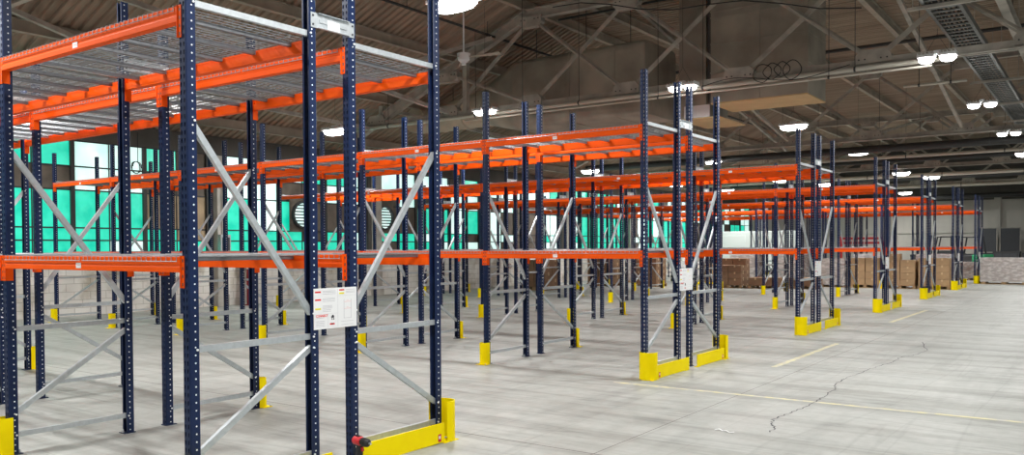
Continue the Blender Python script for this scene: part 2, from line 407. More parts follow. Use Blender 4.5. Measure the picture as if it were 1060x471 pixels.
def sticker_mesh(s):
    b = MB().use('white').box(-.035, .035, min(s*.012, s*.0135), max(s*.012, s*.0135), -.085, -.045)
    b.use('inkpink').box(-.024, .024, min(s*.0135, s*.0138), max(s*.0135, s*.0138), -.066, -.060)
    return b.mesh('beam_label')

ME = dict(post=post_mesh(), bf=beam_mesh(-1), bb=beam_mesh(1), cfl=conn_mesh(-1,-1), cfr=conn_mesh(-1,1), cbl=conn_mesh(1,-1), cbr=conn_mesh(1,1),
          deck=deck_mesh(), hb=hbrace_mesh(), d1=dbrace_mesh(.33, .95), d2=dbrace_mesh(2.50, 1.20), d3=dbrace_mesh(2.62,3.16), plate=plate_mesh(), sp=spacer_mesh(), st=sticker_mesh(-1), stb=sticker_mesh(1))
# mirrored copies for the rear racks (their braces lean the other way)
def mirror(me, name):
    m = me.copy(); m.name = name
    for v in m.vertices: v.co.y = D - v.co.y
    m.flip_normals(); return m
ME['d1m'] = mirror(ME['d1'], 'diagonal_brace'); ME['d2m'] = mirror(ME['d2'], 'diagonal_brace'); ME['hbm'] = mirror(ME['hb'], 'horizontal_brace')

ROWL = ['nearest rack row, its end frame cut by the bottom of the view', 'second rack row in depth, first one whose aisle end shows down to the floor',
        'third rack row in depth', 'fourth rack row in depth', 'fifth rack row in depth', 'sixth rack row in depth', 'farthest rack row, beside the film-wrapped pallet']
def rack(r):
    lab = ['navy and orange double pallet rack with the red impact wrench at its aisle end',
           'navy and orange double pallet rack, second in depth, right behind the nearest one',
           'navy and orange double pallet rack, third in depth from the viewer',
           'navy and orange double pallet rack, fourth in depth from the viewer',
           'navy and orange double pallet rack, fifth in depth from the viewer',
           'navy and orange double pallet rack, sixth in depth, with brown cartons on its floor level',
           'farthest navy and orange double pallet rack, its end beside the film-wrapped pallet'][r]
    root = empty('pallet_rack', lab, 'pallet rack', (0, r*PITCH, 0), 'double pallet racks in rows')
    fine = r < 4
    for q in (0, 1):
        y0 = q*(D+F)
        for t in range(NB+1):
            x = -t*L
            for y, rz in ((PY0, 0), (PY1, PI)):
                p = link('upright_post', ME['post'], root, (x, y0+y, 0.006), (0,0,rz))
                if fine: link('base_plate', ME['plate'], p, (0,0,-.006))
            for z in (.16, 1.03, H2+.03): link('horizontal_brace', ME['hbm' if q else 'hb'], root, (x, y0, z))
            for k in ('d1', 'd2'): link('diagonal_brace', ME[k+'m'] if q else ME[k], root, (x, y0, 0))
        for t in range(NB):
            xc = -(t+.5)*L
            for z in (H1, H2):
                bf = link('beam', ME['bf'], root, (xc, y0, z)); bb = link('beam', ME['bb'], root, (xc, y0+D, z))
                if fine:
                    link('beam_connector', ME['cfl'], bf); link('beam_connector', ME['cfr'], bf)
                    link('beam_connector', ME['cbl'], bb); link('beam_connector', ME['cbr'], bb)
                if q == 0: link('beam_label', ME['st'], bf, (.02*(t % 3)-.05, 0, 0))
                else: link('beam_label', ME['stb'], bb)
                for k in (0, 1):
                    link('wire_deck', ME['deck'], root, (xc-1.2+k*1.215, y0, z+.004))
    for t in range(NB+1): link('row_spacer', ME['sp'], root, (-t*L, 0, H2+.13))
    return root
for r in range(7): rack(r)

# ---------------------------------------------------------------- yellow guards
def arc_sheet(b, cx, cy, r, a0, a1, h, t=.006, n=16, z0=0.0):
    ring = []
    for i in range(n+1):
        a = a0+(a1-a0)*i/n
        ring.append((math.cos(a), math.sin(a)))
    vs = []
    for c, s in ring:
        for rr in (r, r-t):
            for z in (z0, z0+h): vs.append((cx+c*rr, cy+s*rr, z))
    fs = []
    for i in range(n):
        o = i*4; p = o+4
        fs += [(o, p, p+1, o+1), (o+2, o+3, p+3, p+2), (o+1, p+1, p+3, o+3), (o, o+2, p+2, p)]
    fs += [(0,1,3,2), (n*4, n*4+2, n*4+3, n*4+1)]
    b.add(vs, fs)
def colguard_meshes():
    b = MB().use('yellow'); arc_sheet(b, 0, .0, .066, PI, 2*PI, .31, .007, 14, .004)
    for s in (-1, 1): b.box(s*.066-(.007 if s > 0 else 0), s*.066+(.007 if s < 0 else 0), 0, .05, .004, .314)
    b2 = MB().use('yellow'); b2.box(-.085, .085, -.095, .015, 0, .006)
    b2.use('zinc')
    for s in (-1, 1): b2.tube((s*.076, -.075, .006), (s*.076, -.075, .02), .007, 6)
    return b.mesh('guard_shell', False), b2.mesh('foot_plate')
CG, CP = colguard_meshes()
for r in range(7):
    for q in (0, 1):
        for t in range(1, NB+1):
            if (r, q, t) == (0, 1, 2): continue
            y = r*PITCH + (-.03 if q == 0 else 2*D+F+.03)
            side = 'front' if q == 0 else 'rear'
            rn = ['nearest', 'second', 'third', 'fourth', 'fifth', 'sixth', 'farthest'][r]
            g = empty('column_guard', 'yellow column guard, %s post from the aisle, %s side of %s rack row' % (ORD[t], side, rn),
                      'column guard', (-t*L, y, 0), 'yellow column guards at the rack posts', rz=0 if q == 0 else PI)
            link('guard_shell', CG, g); link('foot_plate', CP, g)
def endguard_meshes():
    b = MB().use('yellow'); arc_sheet(b, .06, .03, .115, math.radians(150), math.radians(385), .345, .007, 22, .004)
    b.box(.056, .17, -.07, .12, 0, .005)
    rl = MB().use('yellow').box(.138, .150, .10, 1.09, .008, .175); rl.box(.10, .150, .98, 1.09, 0, .008)
    st = MB().use('red').box(.1505, .1515, .145, .185, .02, .085); st.use('white').box(.1515, .1518, .155, .175, .045, .07)
    return b.mesh('corner_column'), rl.mesh('guard_rail'), st.mesh('red_sticker')
EC, ER, ES = endguard_meshes()
def mirY(me, name):
    m = me.copy(); m.name = name
    for v in m.vertices: v.co.y = -v.co.y
    m.flip_normals(); return m
EC2, ER2, ES2 = mirY(EC, 'corner_column'), mirY(ER, 'guard_rail'), mirY(ES, 'red_sticker')
RN = ['nearest', 'second', 'third', 'fourth', 'fifth', 'sixth', 'farthest']
for r in range(7):
    for q in (0, 1):
        g = empty('rack_end_guard', 'yellow end guard with corner column on the %s half of the %s rack row end' % (('front', 'rear')[q], RN[r]), 'rack guard',
                  (0, r*PITCH + (0 if q == 0 else 2*D+F), 0), 'yellow guards at the rack row ends')
        link('corner_column', (EC, EC2)[q], g); link('guard_rail', (ER, ER2)[q], g)
        s = link('red_sticker', (ES, ES2)[q], g); s['label'] = 'red sticker with a white mark'

# ---------------------------------------------------------------- load signs across the flues
def sign(r):
    yc = D + F/2
    s = empty('load_sign', 'white load capacity sign fixed across the end posts of the %s rack row' % RN[r], 'sign', (.041, r*PITCH+yc, 1.23), 'load signs at the rack ends')
    w, h = .215, .152
    b = MB().use('white').box(0, .003, -w, w, -h, h); p = link('sign_panel', b.mesh('sign_panel'), s)
    # printing (raised a hair off the panel); u runs along y, v along z, both 0..1 from the top left
    def q(m, u0, v0, u1, v1):
        m.box(.003, .0035, -w+u0*2*w, -w+u1*2*w, h-v1*2*h, h-v0*2*h)
    c = MB().use('inkred')
    q(c, .03, .07, .16, .11); q(c, .03, .26, .16, .30); q(c, .58, .045, .70, .08)
    c.use('inkyel'); q(c, .03, .48, .16, .52); q(c, .58, .125, .70, .165)
    link('colour_key', c.mesh('colour_key'), s)
    c = MB().use('inkgrey')
    for v in (.07, .10, .14): q(c, .20, v, .50, v+.008)
    for v in (.25, .28, .32): q(c, .20, v, .48, v+.008)
    for v in (.43, .46, .49, .53, .57): q(c, .20, v, .42-.03*(v > .5), v+.008)
    for v in (.055, .10, .13): q(c, .74, v, .96, v+.008)
    for v in (.72, .80, .84, .88, .92): q(c, .05, v, .24, v+.008)
    q(c, .545, .02, .548, .98); q(c, .02, .63, .545, .633); q(c, .32, .64, .323, .98); q(c, .56, .2, .98, .203)
    for u in (.69, .86): q(c, u, .3, u+.006, .78)
    q(c, .69, .77, .866, .776)
    for v in (.85, .93): q(c, .62, v, .92, v+.006)
    link('fine_print', c.mesh('fine_print'), s)
    c = MB().use('inkpink')
    for v in (.36, .53): q(c, .69, v, .866, v+.008); q(c, .75, v-.03, .81, v-.024)
    link('beam_drawing', c.mesh('beam_drawing'), s)
    c = MB().use('inkblack'); q(c, .39, .70, .46, .74); q(c, .40, .75, .42, .79); q(c, .44, .75, .46, .79); q(c, .41, .67, .45, .70)
    c.use('inkred'); q(c, .36, .87, .47, .91); c.use('inkblack'); q(c, .40, .87, .43, .91)
    link('pictogram', c.mesh('pictogram'), s)
    cu = bpy.data.curves.new('heading_text', 'FONT'); cu.body = 'CONNECT'; cu.size = .0235; cu.extrude = .0003; cu.offset = .0007; cu.materials.append(M['inkred'])
    t0 = bpy.data.objects.new('heading_curve', cu); C.objects.link(t0); dg = bpy.context.evaluated_depsgraph_get(); dg.update()
    tm = bpy.data.meshes.new_from_object(t0.evaluated_get(dg)); bpy.data.objects.remove(t0)
    t = bpy.data.objects.new('heading_text', tm); C.objects.link(t); t.parent = s
    t.rotation_euler = (PI/2, 0, PI/2); t.location = (.0035, -w+.045*2*w, h-.70*2*h)
    return s
for r in range(7): sign(r)

# ---------------------------------------------------------------- impact wrench by the nearest end frame
def wrench():
    root = empty('impact_wrench', 'red and black cordless impact wrench standing by the nearest rack post', 'power tool', (.225, 1.305, 0), rz=0); root.scale = (1.1, 1.1, 1.1)
    # drive axis points along +x+y (towards the right in the photo)
    dx, dy = math.cos(math.radians(-8)), math.sin(math.radians(-8))
    ax = lambda d, z: (d*dx, d*dy, z)
    b = MB().use('black'); z = .205
    rings = [(.012,.026),(.03,.031),(.055,.031),(.075,.028),(.088,.018),(.092,.016)]
    for (d0, r0), (d1, r1) in zip(rings, rings[1:]): b.tube(ax(d0, z), ax(d1, z), r0, 14, r1)
    b.use('zinc'); b.bar(ax(.092, z), ax(.112, z), .0127, .0127)
    link('hammer_case', b.mesh('hammer_case'), root)
    b = MB().use('red')
    rings = [(-.070,.024),(-.064,.031),(-.03,.033),(.0,.033),(.014,.030)]
    for (d0, r0), (d1, r1) in zip(rings, rings[1:]): b.tube(ax(d0, z), ax(d1, z), r0, 14, r1)
    b.use('black').tube(ax(-.074, z), ax(-.070, z), .020, 14)
    for k in (-.045, -.03, -.015): b.bar(ax(k, z+.030), ax(k+.006, z+.030), .03, .01)
    link('motor_housing', b.mesh('motor_housing'), root)
    b = MB().use('black')
    pr = [(-.016,-.024),(.016,-.024),(.018,0),(.016,.022),(-.016,.022),(-.018,0)]
    sec = []
    for d, zz, s in ((-.008,.182,1.0),(-.014,.145,.92),(-.022,.10,.95),(-.026,.062,1.25)):
        sec.append([(d*dx+(p[1]*dx-p[0]*dy)*s, d*dy+(p[1]*dy+p[0]*dx)*s, zz) for p in pr])
    vs = [v for s_ in sec for v in s_]; n = 6
    fs = [(i*n+k, i*n+(k+1) % n, (i+1)*n+(k+1) % n, (i+1)*n+k) for i in range(3) for k in range(n)] + [tuple(range(n)), tuple(range(3*n, 4*n))[::-1]]
    b.add(vs, fs); link('handle', b.mesh('handle'), root)
    b = MB().use('red').bar(ax(.014, .168), ax(.020, .140), .016, .012, up=(dx, dy, 0)); link('trigger', b.mesh('trigger'), root)
    b = MB().use('black'); b.bar(ax(-.075, .031), ax(.045, .031), .075, .062); b.use('red').bar(ax(-.06, .050), ax(.03, .050), .078, .012)
    link('battery', bevel_mesh(b.mesh('battery'), .003), root)
wrench()

# ---------------------------------------------------------------- room shell
def struct(o, label=None): o['kind'] = 'structure'; return tag(o, label)
b = MB().use('floor').box(WX-.5, XR+6, YB-4, YF+.5, -.2, 0); struct(b.build('floor'), 'worn grey concrete warehouse floor')
def roofz(x): return 5.0+(x-WX)*(8.45-5.0)/(8.3) if x < WX+8.3 else 8.45
XK = WX+8.3
# corrugated roof deck: ribs run across the building
b = MB().use('deck')
n = int((YF-YB+4)/.22)
prof = []
for i in range(n):
    y = YB-4+i*.22; prof += [(y, 0), (y+.10, 0), (y+.125, .055), (y+.195, .055)]
prof.append((YB-4+n*.22, 0))
xs = [WX-.3, XK, XR+6]
vs = [(x, y, roofz(x)+z) for x in xs for y, z in prof]; k = len(prof)
fs = [(i*k+j, i*k+j+1, (i+1)*k+j+1, (i+1)*k+j) for i in range(2) for j in range(k-1)]
vs += [(x, y, roofz(x)+.12) for x in xs for y in (YB-4, YF+.5)]; o = 3*k
fs += [(o, o+2, o+3, o+1), (o+2, o+4, o+5, o+3)]
b.add(vs, fs); struct(b.build('ceiling'), 'brown corrugated roof deck')

# window wall
PIL = [5.36+6.43*k for k in range(-2, 9)]
b = MB().use('brick').box(WX-.25, WX, YB-4, YF+.2, 0, 1.50); b.use('soffit').box(WX-.25, WX, YB-4, YF+.2, 4.46, 4.98)
b.use('concrete').box(WX-.25, WX+.04, YB-4, YF+.2, 1.50, 1.58)
b.use('soffit')
for y in PIL:
    b.box(WX-.25, WX, y-.30, y+.30, 1.58, 4.46)
struct(b.build('wall_left'), 'painted block wall below the steel windows')
for i, y in enumerate(PIL):
    b = MB().use('concrete').box(WX+.005, WX+.22, y-.16, y+.16, 0, 4.4); b.box(WX+.005, WX+.26, y-.20, y+.20, 0, .35)
    struct(link('trim_%d' % (i+1), bevel_mesh(b.mesh('pilaster'), .012)), 'pale concrete pilaster between the windows')
rz = [1.58, 1.92, 2.24, 3.20, 3.80, 4.46]
rw = random.Random(5)
T, P, B, N = 'turq', 'pale', 'board', 'tanboard'
KNOWN = {2: [[(T,T,T,B,T)]*2, [(T,T,T,P,P), (P,T,T,P,P)], [(T,T,N,B,T), (T,N,N,B,B)]],
         3: [[(T,T,T,P,P), (T,T,P,P,B)], [(T,T,T,B,P), (T,B,B,B,T)], [(T,T,B,P,T), (P,P,B,P,P)]],
         4: [[(B,T,B,B,P), (T,T,B,P,P)], [(T,P,T,B,P), (P,T,T,B,P)], [(T,T,P,P,B), (P,B,T,P,T)]]}
wi = 0
fanspots = {}
for i in range(len(PIL)-1):
    ya, yb = PIL[i]+.30, PIL[i+1]-.30
    wi += 1
    root = bpy.data.objects.new('window_%d' % wi, None); C.objects.link(root); root.location = (WX-.10, ya, 0); root['kind'] = 'structure'
    root['label'] = 'steel sash window with turquoise and pale panes'
    W = yb-ya
    # three units with a heavy mullion between
    fr = MB().use('sash'); gl = MB()
    for z in (1.58, 4.43): fr.box(-.06, .06, 0, W, z, z+.03)
    uw = W/3
    for u in range(4): fr.box(-.07, .09, max(0, u*uw-.05), min(W, u*uw+.05), 1.61, 4.43)
    for z in rz[1:-1]: fr.box(-.03, .04, 0, W, z-.018, z+.018)
    for u in range(3):
        fr.box(-.025, .03, u*uw+uw/2-.014, u*uw+uw/2+.014, 1.61, 4.43)
        style = rw.random()
        for h in (0, 1):
            for rr in range(5):
                z0, z1 = rz[rr], rz[rr+1]
                p = rw.random()
                if rr == 3: m = 'board' if p < .72 else 'pale'
                elif rr == 4: m = 'turq' if p < .45 else ('pale' if p < .85 else 'board')
                else:
                    m = 'turq' if (p < .62 and style < .66) else ('pale' if p < .8 else ('board' if style > .5 else 'turq'))
                    if u == 1 and style > .75: m = 'board' if rr < 3 and p < .8 else m
                if i in KNOWN: m = KNOWN[i][u][h][rr]
                gl.use(m).box(-.008, .008, u*uw+h*uw/2, u*uw+(h+1)*uw/2, z0, z1)
    link('window_frame', fr.mesh('window_frame'), root); link('pane', gl.mesh('pane'), root)

# round wall fans set in the window wall
def wall_fan(y, z, label):
    root = empty('exhaust_fan', label, 'fan', (WX+.08, y, z), 'round exhaust fans in the window wall')
    b = MB().use('board').box(-.02, 0, -.5, .5, -.55, .55); link('backing_panel', b.mesh('backing_panel'), root)
    b = MB().use('dark'); n = 28
    vs = []; 
    for i in range(n):
        a = 2*PI*i/n
        for rr, x in ((.44, 0), (.44, .12), (.38, .12), (.38, 0)): vs.append((x, rr*math.cos(a), rr*math.sin(a)))
    fs = [((i*4+k), (i*4+(k+1) % 4), ((i+1) % n)*4+(k+1) % 4, ((i+1) % n)*4+k) for i in range(n) for k in range(4)]
    b.add(vs, fs); link('fan_ring', b.mesh('fan_ring'), root)
    b = MB().use('pale'); vs = [(.004, .38*math.cos(2*PI*i/n), .38*math.sin(2*PI*i/n)) for i in range(n)]
    b.add(vs+[(.001, v[1], v[2]) for v in vs], [tuple(range(n)), tuple(range(2*n-1, n-1, -1))] + [(i, (i+1) % n, n+(i+1) % n, n+i) for i in range(n)]); link('daylight_opening', b.mesh('daylight_opening'), root)
    b = MB().use('dark')
    for k in range(-3, 4):
        zz = k*.10; w = math.sqrt(max(.01, .38**2-zz*zz)); b.prism((.05, -w, zz), (.05, w, zz), [(-.03,-.015),(.03,.01),(.03,.025),(-.03,0)])
    link('louvre', b.mesh('louvre'), root)
wall_fan(14.87, 2.77, 'round louvred exhaust fan behind the nearest rack load sign')
wall_fan(18.60, 2.77, 'round louvred exhaust fan in the bay beyond the first one')

# far wall with posts
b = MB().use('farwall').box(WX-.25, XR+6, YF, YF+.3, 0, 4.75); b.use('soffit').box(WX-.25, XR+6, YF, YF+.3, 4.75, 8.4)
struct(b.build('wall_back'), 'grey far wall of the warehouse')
for i, x in enumerate((-14, -7.6, -1.25, 5.1, 11.5)):
    b = MB().use('farwall').box(x-.16, x+.16, YF-.25, YF-.005, 0, 4.9); b.box(x-.22, x+.22, YF-.06, YF-.005, 0, 4.9)
    struct(b.build('trim_%d' % (20+i)), 'grey steel post against the far wall')
b = MB().use('farwall').box(WX+.01, XR, YF-.12, YF-.005, 2.55, 2.70); struct(b.build('trim_30'), 'girt line along the far wall')

# ---------------------------------------------------------------- roof trusses and purlins
BC = 5.5
def truss(i, y, label):
    root = bpy.data.objects.new('roof_truss', None); C.objects.link(root); root.location = (0, y, 0); root['kind'] = 'structure'; root['label'] = label
    x0, x1 = WX+1.7, XR
    def tz(x): return roofz(x)-.42
    b = MB().use('truss')
    for s in (-1, 1): b.box(x0, x1, s*.09-.045, s*.09+.045, BC-.02, BC); b.box(x0, x1, s*.05-.006, s*.05+.006, BC, BC+.15)
    b.use('trussdark').box(x0, x1, -.02, .02, BC+.01, BC+.13)
    link('bottom_chord', b.mesh('bottom_chord'), root)
    b = MB().use('truss')
    I = [(-.10,-.14),(.10,-.14),(.10,-.12),(.012,-.12),(.012,.12),(.10,.12),(.10,.14),(-.10,.14),(-.10,.12),(-.012,.12),(-.012,-.12),(-.10,-.12)]
    for a, c in ((x0, XK), (XK, x1)): b.prism((a, 0, tz(a)), (c, 0, tz(c)), I, caps=False)
    link('top_chord', b.mesh('top_chord'), root)
    nodes = [-8.05+2.92*k for k in range(-2, 8)]
    AN = [(-.055,-.05),(.055,-.05),(.055,-.035),(.012,-.035),(.012,.05),(-.012,.05),(-.012,-.035),(-.055,-.035)]
    for k in range(len(nodes)-1):
        a, c = nodes[k], nodes[k+1]
        for s, (xa, za, xc, zc) in ((1, (a, BC+.1, c, tz(c)-.1)), (-1, (a, tz(a)-.1, c, BC+.1))):
            m = MB().use('truss'); m.prism((xa, s*.06, za), (xc, s*.06, zc), AN, up=(0, s, 0)); link('diagonal', m.mesh('diagonal'), root)
    for x in (-13.7, -10.35):
        m = MB().use('truss').box(x-.075, x+.075, -.075, .075, BC+.1, max(BC+.2, roofz(x)-.05)); link('vertical', m.mesh('vertical'), root)
    for x in nodes:
        for z, up in ((BC+.13, 1), (tz(x)-.16, -1)):
            if up < 0 and tz(x)-BC < .8: continue
            g = MB().use('truss')
            P = [(-.36, -.09), (.36, -.09), (.36, .08), (.26, .20), (-.26, .20), (-.36, .08)]
            vs = [(x+p[0], s, z+up*p[1]) for s in (-.105, .105) for p in P]
            g.add(vs, [tuple(range(6)), tuple(range(11, 5, -1))] + [(j, (j+1) % 6, 6+(j+1) % 6, 6+j) for j in range(6)])
            g.use('dark')
            for dx in (-.28, -.16, .16, .28): g.tube((x+dx, -.106, z), (x+dx, -.118, z), .018, 6)
            link('gusset_plate', g.mesh('gusset_plate'), root)
TY = [2.9, 15.8, 28.9, 41.7, 54.6]
TL = ['grey steel roof truss above the nearest rack row', 'grey X-braced roof truss in front of the dark duct', 'grey X-braced roof truss second in depth', 'grey roof truss third in depth', 'grey roof truss in front of the far wall']
for i, y in enumerate(TY): truss(i, y, TL[i])
PX = [-15.6, -13.2, -10.8, -8.25, -6.72, -3.65, -.60, 2.4, 5.4, 8.4, 11.4]
for i, x in enumerate(PX):
    b = MB().use('purlin'); z = roofz(x)
    hh = .26
    I = [(-.075,-hh/2),(.075,-hh/2),(.075,-hh/2+.012),(.008,-hh/2+.012),(.008,hh/2-.012),(.075,hh/2-.012),(.075,hh/2),(-.075,hh/2),(-.075,hh/2-.012),(-.008,hh/2-.012),(-.008,-hh/2+.012),(-.075,-hh/2+.012)]
    b.prism((x, YB-3, z-hh/2-.01), (x, YF-.02, z-hh/2-.01), I)
    o = b.build('roof_purlin'); o['kind'] = 'structure'; o['label'] = 'beige roof purlin running down the building, number %d from the window wall' % (i+1)
# long sway braces near the window wall
for i, (xa, ya, za, xb, yb, zb) in enumerate([(-13.9, 3.2, 5.7, -13.9, 15.6, 5.4), (-10.8, 3.1, 6.8, -10.8, 15.5, 5.6), (-13.2, 16.0, 5.9, -13.2, 28.7, 5.5), (-12.4, 4.0, 6.4, -14.6, 11.0, 5.5), (-14.6, 4.0, 5.5, -12.4, 11.0, 6.4), (-12.0, 11.2, 5.6, -9.2, 15.5, 7.5), (-5.13, 16, 7.9, -5.13, 28.7, 5.7), (-2.2, 28.7, 7.9, -2.2, 16.1, 5.7), (.72, 16, 7.9, .72, 28.7, 5.7), (-8.05, 29.1, 7.9, -8.05, 41.5, 5.7), (-2.2, 29.1, 5.7, -2.2, 41.5, 7.9)]):
    b = MB().use('truss').bar((xa, ya, za), (xb, yb, zb), .10, .10); o = b.build('sway_brace'); o['kind'] = 'structure'; o['label'] = 'grey sloping brace between the roof trusses'

# ---------------------------------------------------------------- pipes, ducts, tray
def pipe(name, label, cat, a, c, r, m, hang=None):
    root = empty(name, label, cat, a); a = Vector(a); c = Vector(c)
    b = MB().use(m).tube((0,0,0), c-a, r, 12); link('run', b.mesh('run', True), root)
    if hang:
        d = c-a; n = max(2, int(d.length/3.2))
        h = MB().use('dark')
        for i in range(n):
            p = d*((i+.5)/n); zt = roofz(a.x+p.x)-.02-a.z if hang is True else hang-a.z
            if zt <= .05: continue
            h.tube(p+Vector((0,0,r)), p+Vector((0,0,zt-p.z if False else zt)), .008, 5); h.tube(p-Vector((.02,0,0)) if abs(d.x) > abs(d.y) else p-Vector((0,.02,0)), p+Vector((.02,0,0)) if abs(d.x) > abs(d.y) else p+Vector((0,.02,0)), r+.008, 10)
        link('hanger', h.mesh('hanger'), root)
    return root
pipe('conduit_pipe', 'pale pipe along the front of the first X-braced truss', 'pipe', (WX+1.7, 15.45, 5.40), (2.1, 15.45, 5.40), .05, 'pipe', True)
pipe('conduit_pipe', 'thin pale pipe just under the first X-braced truss', 'pipe', (-10, 15.3, 5.26), (1.9, 15.3, 5.26), .025, 'pipe', True)
pipe('conduit_pipe', 'short pale pipe by the cable tray below the bright twin lamp', 'pipe', (.9, 17.9, 5.35), (2.2, 17.9, 5.35), .03, 'pipe', True)
pipe('iron_pipe', 'large black pipe under the second X-braced truss', 'pipe', (WX+1.7, 30.2, 5.30), (XR, 30.2, 5.30), .14, 'pipedark', True)
pipe('iron_pipe', 'black pipe between the first and second trusses', 'pipe', (WX+1.7, 22.4, 7.4), (XR, 22.4, 7.4), .05, 'pipedark', True)
pipe('iron_pipe', 'black pipe high behind the first truss', 'pipe', (-7.5, 16.3, 7.9), (XR, 16.3, 7.9), .03, 'pipedark', True)
pipe('iron_pipe', 'black pipe running along the roof above the nearest racks', 'pipe', (-9.3, 4, 7.6), (-9.3, 40, 7.6), .035, 'pipedark', True)
for i, (y, z, r, m, l) in enumerate([(35.2, 5.45, .07, 'pipe', 'pale pipe crossing the roof beyond the second truss'), (38.4, 5.6, .10, 'pipedark', 'black pipe crossing the roof between second and third truss'),
        (44.6, 5.35, .10, 'pipe', 'pale pipe crossing the roof beyond the third truss'), (48.2, 5.5, .14, 'pipedark', 'black pipe crossing the roof beyond the third truss'), (51.4, 5.2, .10, 'pipe', 'pale pipe crossing the roof near the far wall'), (58.2, 4.9, .16, 'pipedark', 'black pipe crossing the roof right before the far wall')]):
    pipe('conduit_pipe' if m == 'pipe' else 'iron_pipe', l, 'pipe', (WX+1.7, y, z), (XR, y, z), r, m, True)

# main duct behind the first truss
def loft(b, secs, caps=True):
    n = len(secs[0]); vs = [v for s in secs for v in s]
    fs = [(i*n+k, i*n+(k+1) % n, (i+1)*n+(k+1) % n, (i+1)*n+k) for i in range(len(secs)-1) for k in range(n)]
    if caps: fs += [tuple(range(n-1,-1,-1)), tuple(range((len(secs)-1)*n, len(secs)*n))]
    b.add(vs, fs)
def oval(x, yc, zc, hy, hz, n=28, e=.5):
    out = []
    for i in range(n):
        a = 2*PI*i/n; c, s = math.cos(a), math.sin(a)
        out.append((x, yc+hy*math.copysign(abs(c)**e, c), zc+hz*math.copysign(abs(s)**e, s)))
    return out
root = empty('air_duct', 'huge dark grey duct lying along the roof behind the first X-braced truss', 'duct', (-5, 18.2, 5.2))
off = Vector((-5, 18.2, 5.2))
def rel(s): return [tuple(Vector(v)-off) for v in s]
b = MB().use('duct'); loft(b, [rel(oval(x, 17.45, z, hy, hz, 28, e)) for x, z, hy, hz, e in ((-10.6, 6.02, .60, .60, .9), (-9.9, 6.05, .80, .80, .5), (-9.2, 6.10, .97, .97, .25), (-5.05, 6.10, .97, .97, .14), (-5.0, 6.10, .95, .95, .14))])
b.use('dark')
link('duct_body', b.mesh('duct_body'), root)
for x in (-7.3, -5.9):
    b = MB().use('duct'); loft(b, [rel(oval(xx, 17.45, 6.10, .985, .985, 28, .19)) for xx in (x-.03, x+.03)])
    link('seam_band', b.mesh('seam_band'), root)
b = MB().use('ductcream'); loft(b, [rel(oval(x, 17.45, z, r, r, 24, 1)) for x, z, r in ((-13.0, 5.80, .40), (-12.6, 5.83, .43), (-12.55, 5.83, .45), (-12.5, 5.84, .43), (-11.6, 5.92, .50), (-11.55, 5.92, .53), (-11.5, 5.93, .50), (-10.6, 6.02, .60))])
link('wrapped_section', b.mesh('wrapped_section', False), root)
b = MB().use('ductcream')
secs = []
for k in range(7):
    a = k/6*PI/2; cx = -13.0-.45*math.sin(a); cy = 17.45-.45*(1-math.cos(a)); d = Vector((-math.cos(a), -math.sin(a), 0)); sdv = Vector((-d.y, d.x, 0))
    secs.append([tuple(Vector((cx, cy, 5.80)) + sdv*(.40*math.cos(2*PI*i/24)) + Vector((0,0,.40*math.sin(2*PI*i/24))) - off) for i in range(24)])
loft(b, secs); link('elbow', b.mesh('elbow'), root)
h = MB().use('dark')
for x in (-12.2, -9.0, -7.3, -5.9):
    h.tube(Vector((x, 17.45, 6.9 if x > -10 else 6.2))-off, Vector((x, 17.45, roofz(x)-.02))-off, .012, 6)
link('hanger_rod', h.mesh('hanger_rod'), root)

root = empty('plenum_box', 'large grey panelled air plenum with a tan underside behind the first truss', 'duct', (-2.0, 17.35, 5.2))
b = MB().use('duct').box(-1.25, 1.1, -.75, .75, .03, 2.98)
for z in (.75, 1.45, 2.1, 2.25, 2.6): b.box(-1.26, 1.11, -.765, .76, z, z+.035)
for x in (-.05, 1.085): b.box(x-.03, x+.03, -.77, -.75, .03, 2.98)
link('plenum_shell', b.mesh('plenum_shell'), root)
b = MB().use('tan').box(-1.25, 1.1, -.75, .75, 0, .03); o = link('underside', b.mesh('underside'), root); o['label'] = 'tan flat underside'
root = empty('plenum_box', 'narrow grey duct section between the dark duct and the large plenum', 'duct', (-3.95, 18.0, 5.0))
b = MB().use('duct').box(-.5, .25, -.6, .9, .03, 3.2); b.use('trussdark').box(.27, .45, -.55, .8, .4, 3.2); link('plenum_shell', b.mesh('plenum_shell'), root)
b = MB().use('tan').box(-.5, .6, -.6, 1.3, 0, .03); b.use('white').box(-.35, .35, -.625, -.605, .04, .35); link('underside', b.mesh('underside'), root)

# cable coil and wires on the first truss
pts = []
b = MB().use('black')
for k in range(4):
    cx = -1.5+.22*k; rr = .20-.02*(k % 3)
    b.path([(cx+rr*math.cos(2*PI*i/20)+.02*math.sin(i+k), .02*k*math.sin(i), -rr+rr*math.sin(2*PI*i/20)) for i in range(21)], .010, 5)
b.path([(-2.9+i*.25, .03, -.32+.10*math.sin(i*.55)) for i in range(14)], .009, 5)
o = b.build('cable_coil', loc=(0, 15.25, 5.72)); tag(o, 'coiled black cable hanging on the first X-braced truss', 'cable')
b = MB().use('black'); b.path([(-7+i*.8, 0, .1*math.sin(i*1.3)-i*.13) for i in range(10)], .014, 5); o = b.build('cable_run', loc=(.6, 14.3, 7.6)); tag(o, 'black cable sagging in front of the X-braced truss', 'cable')

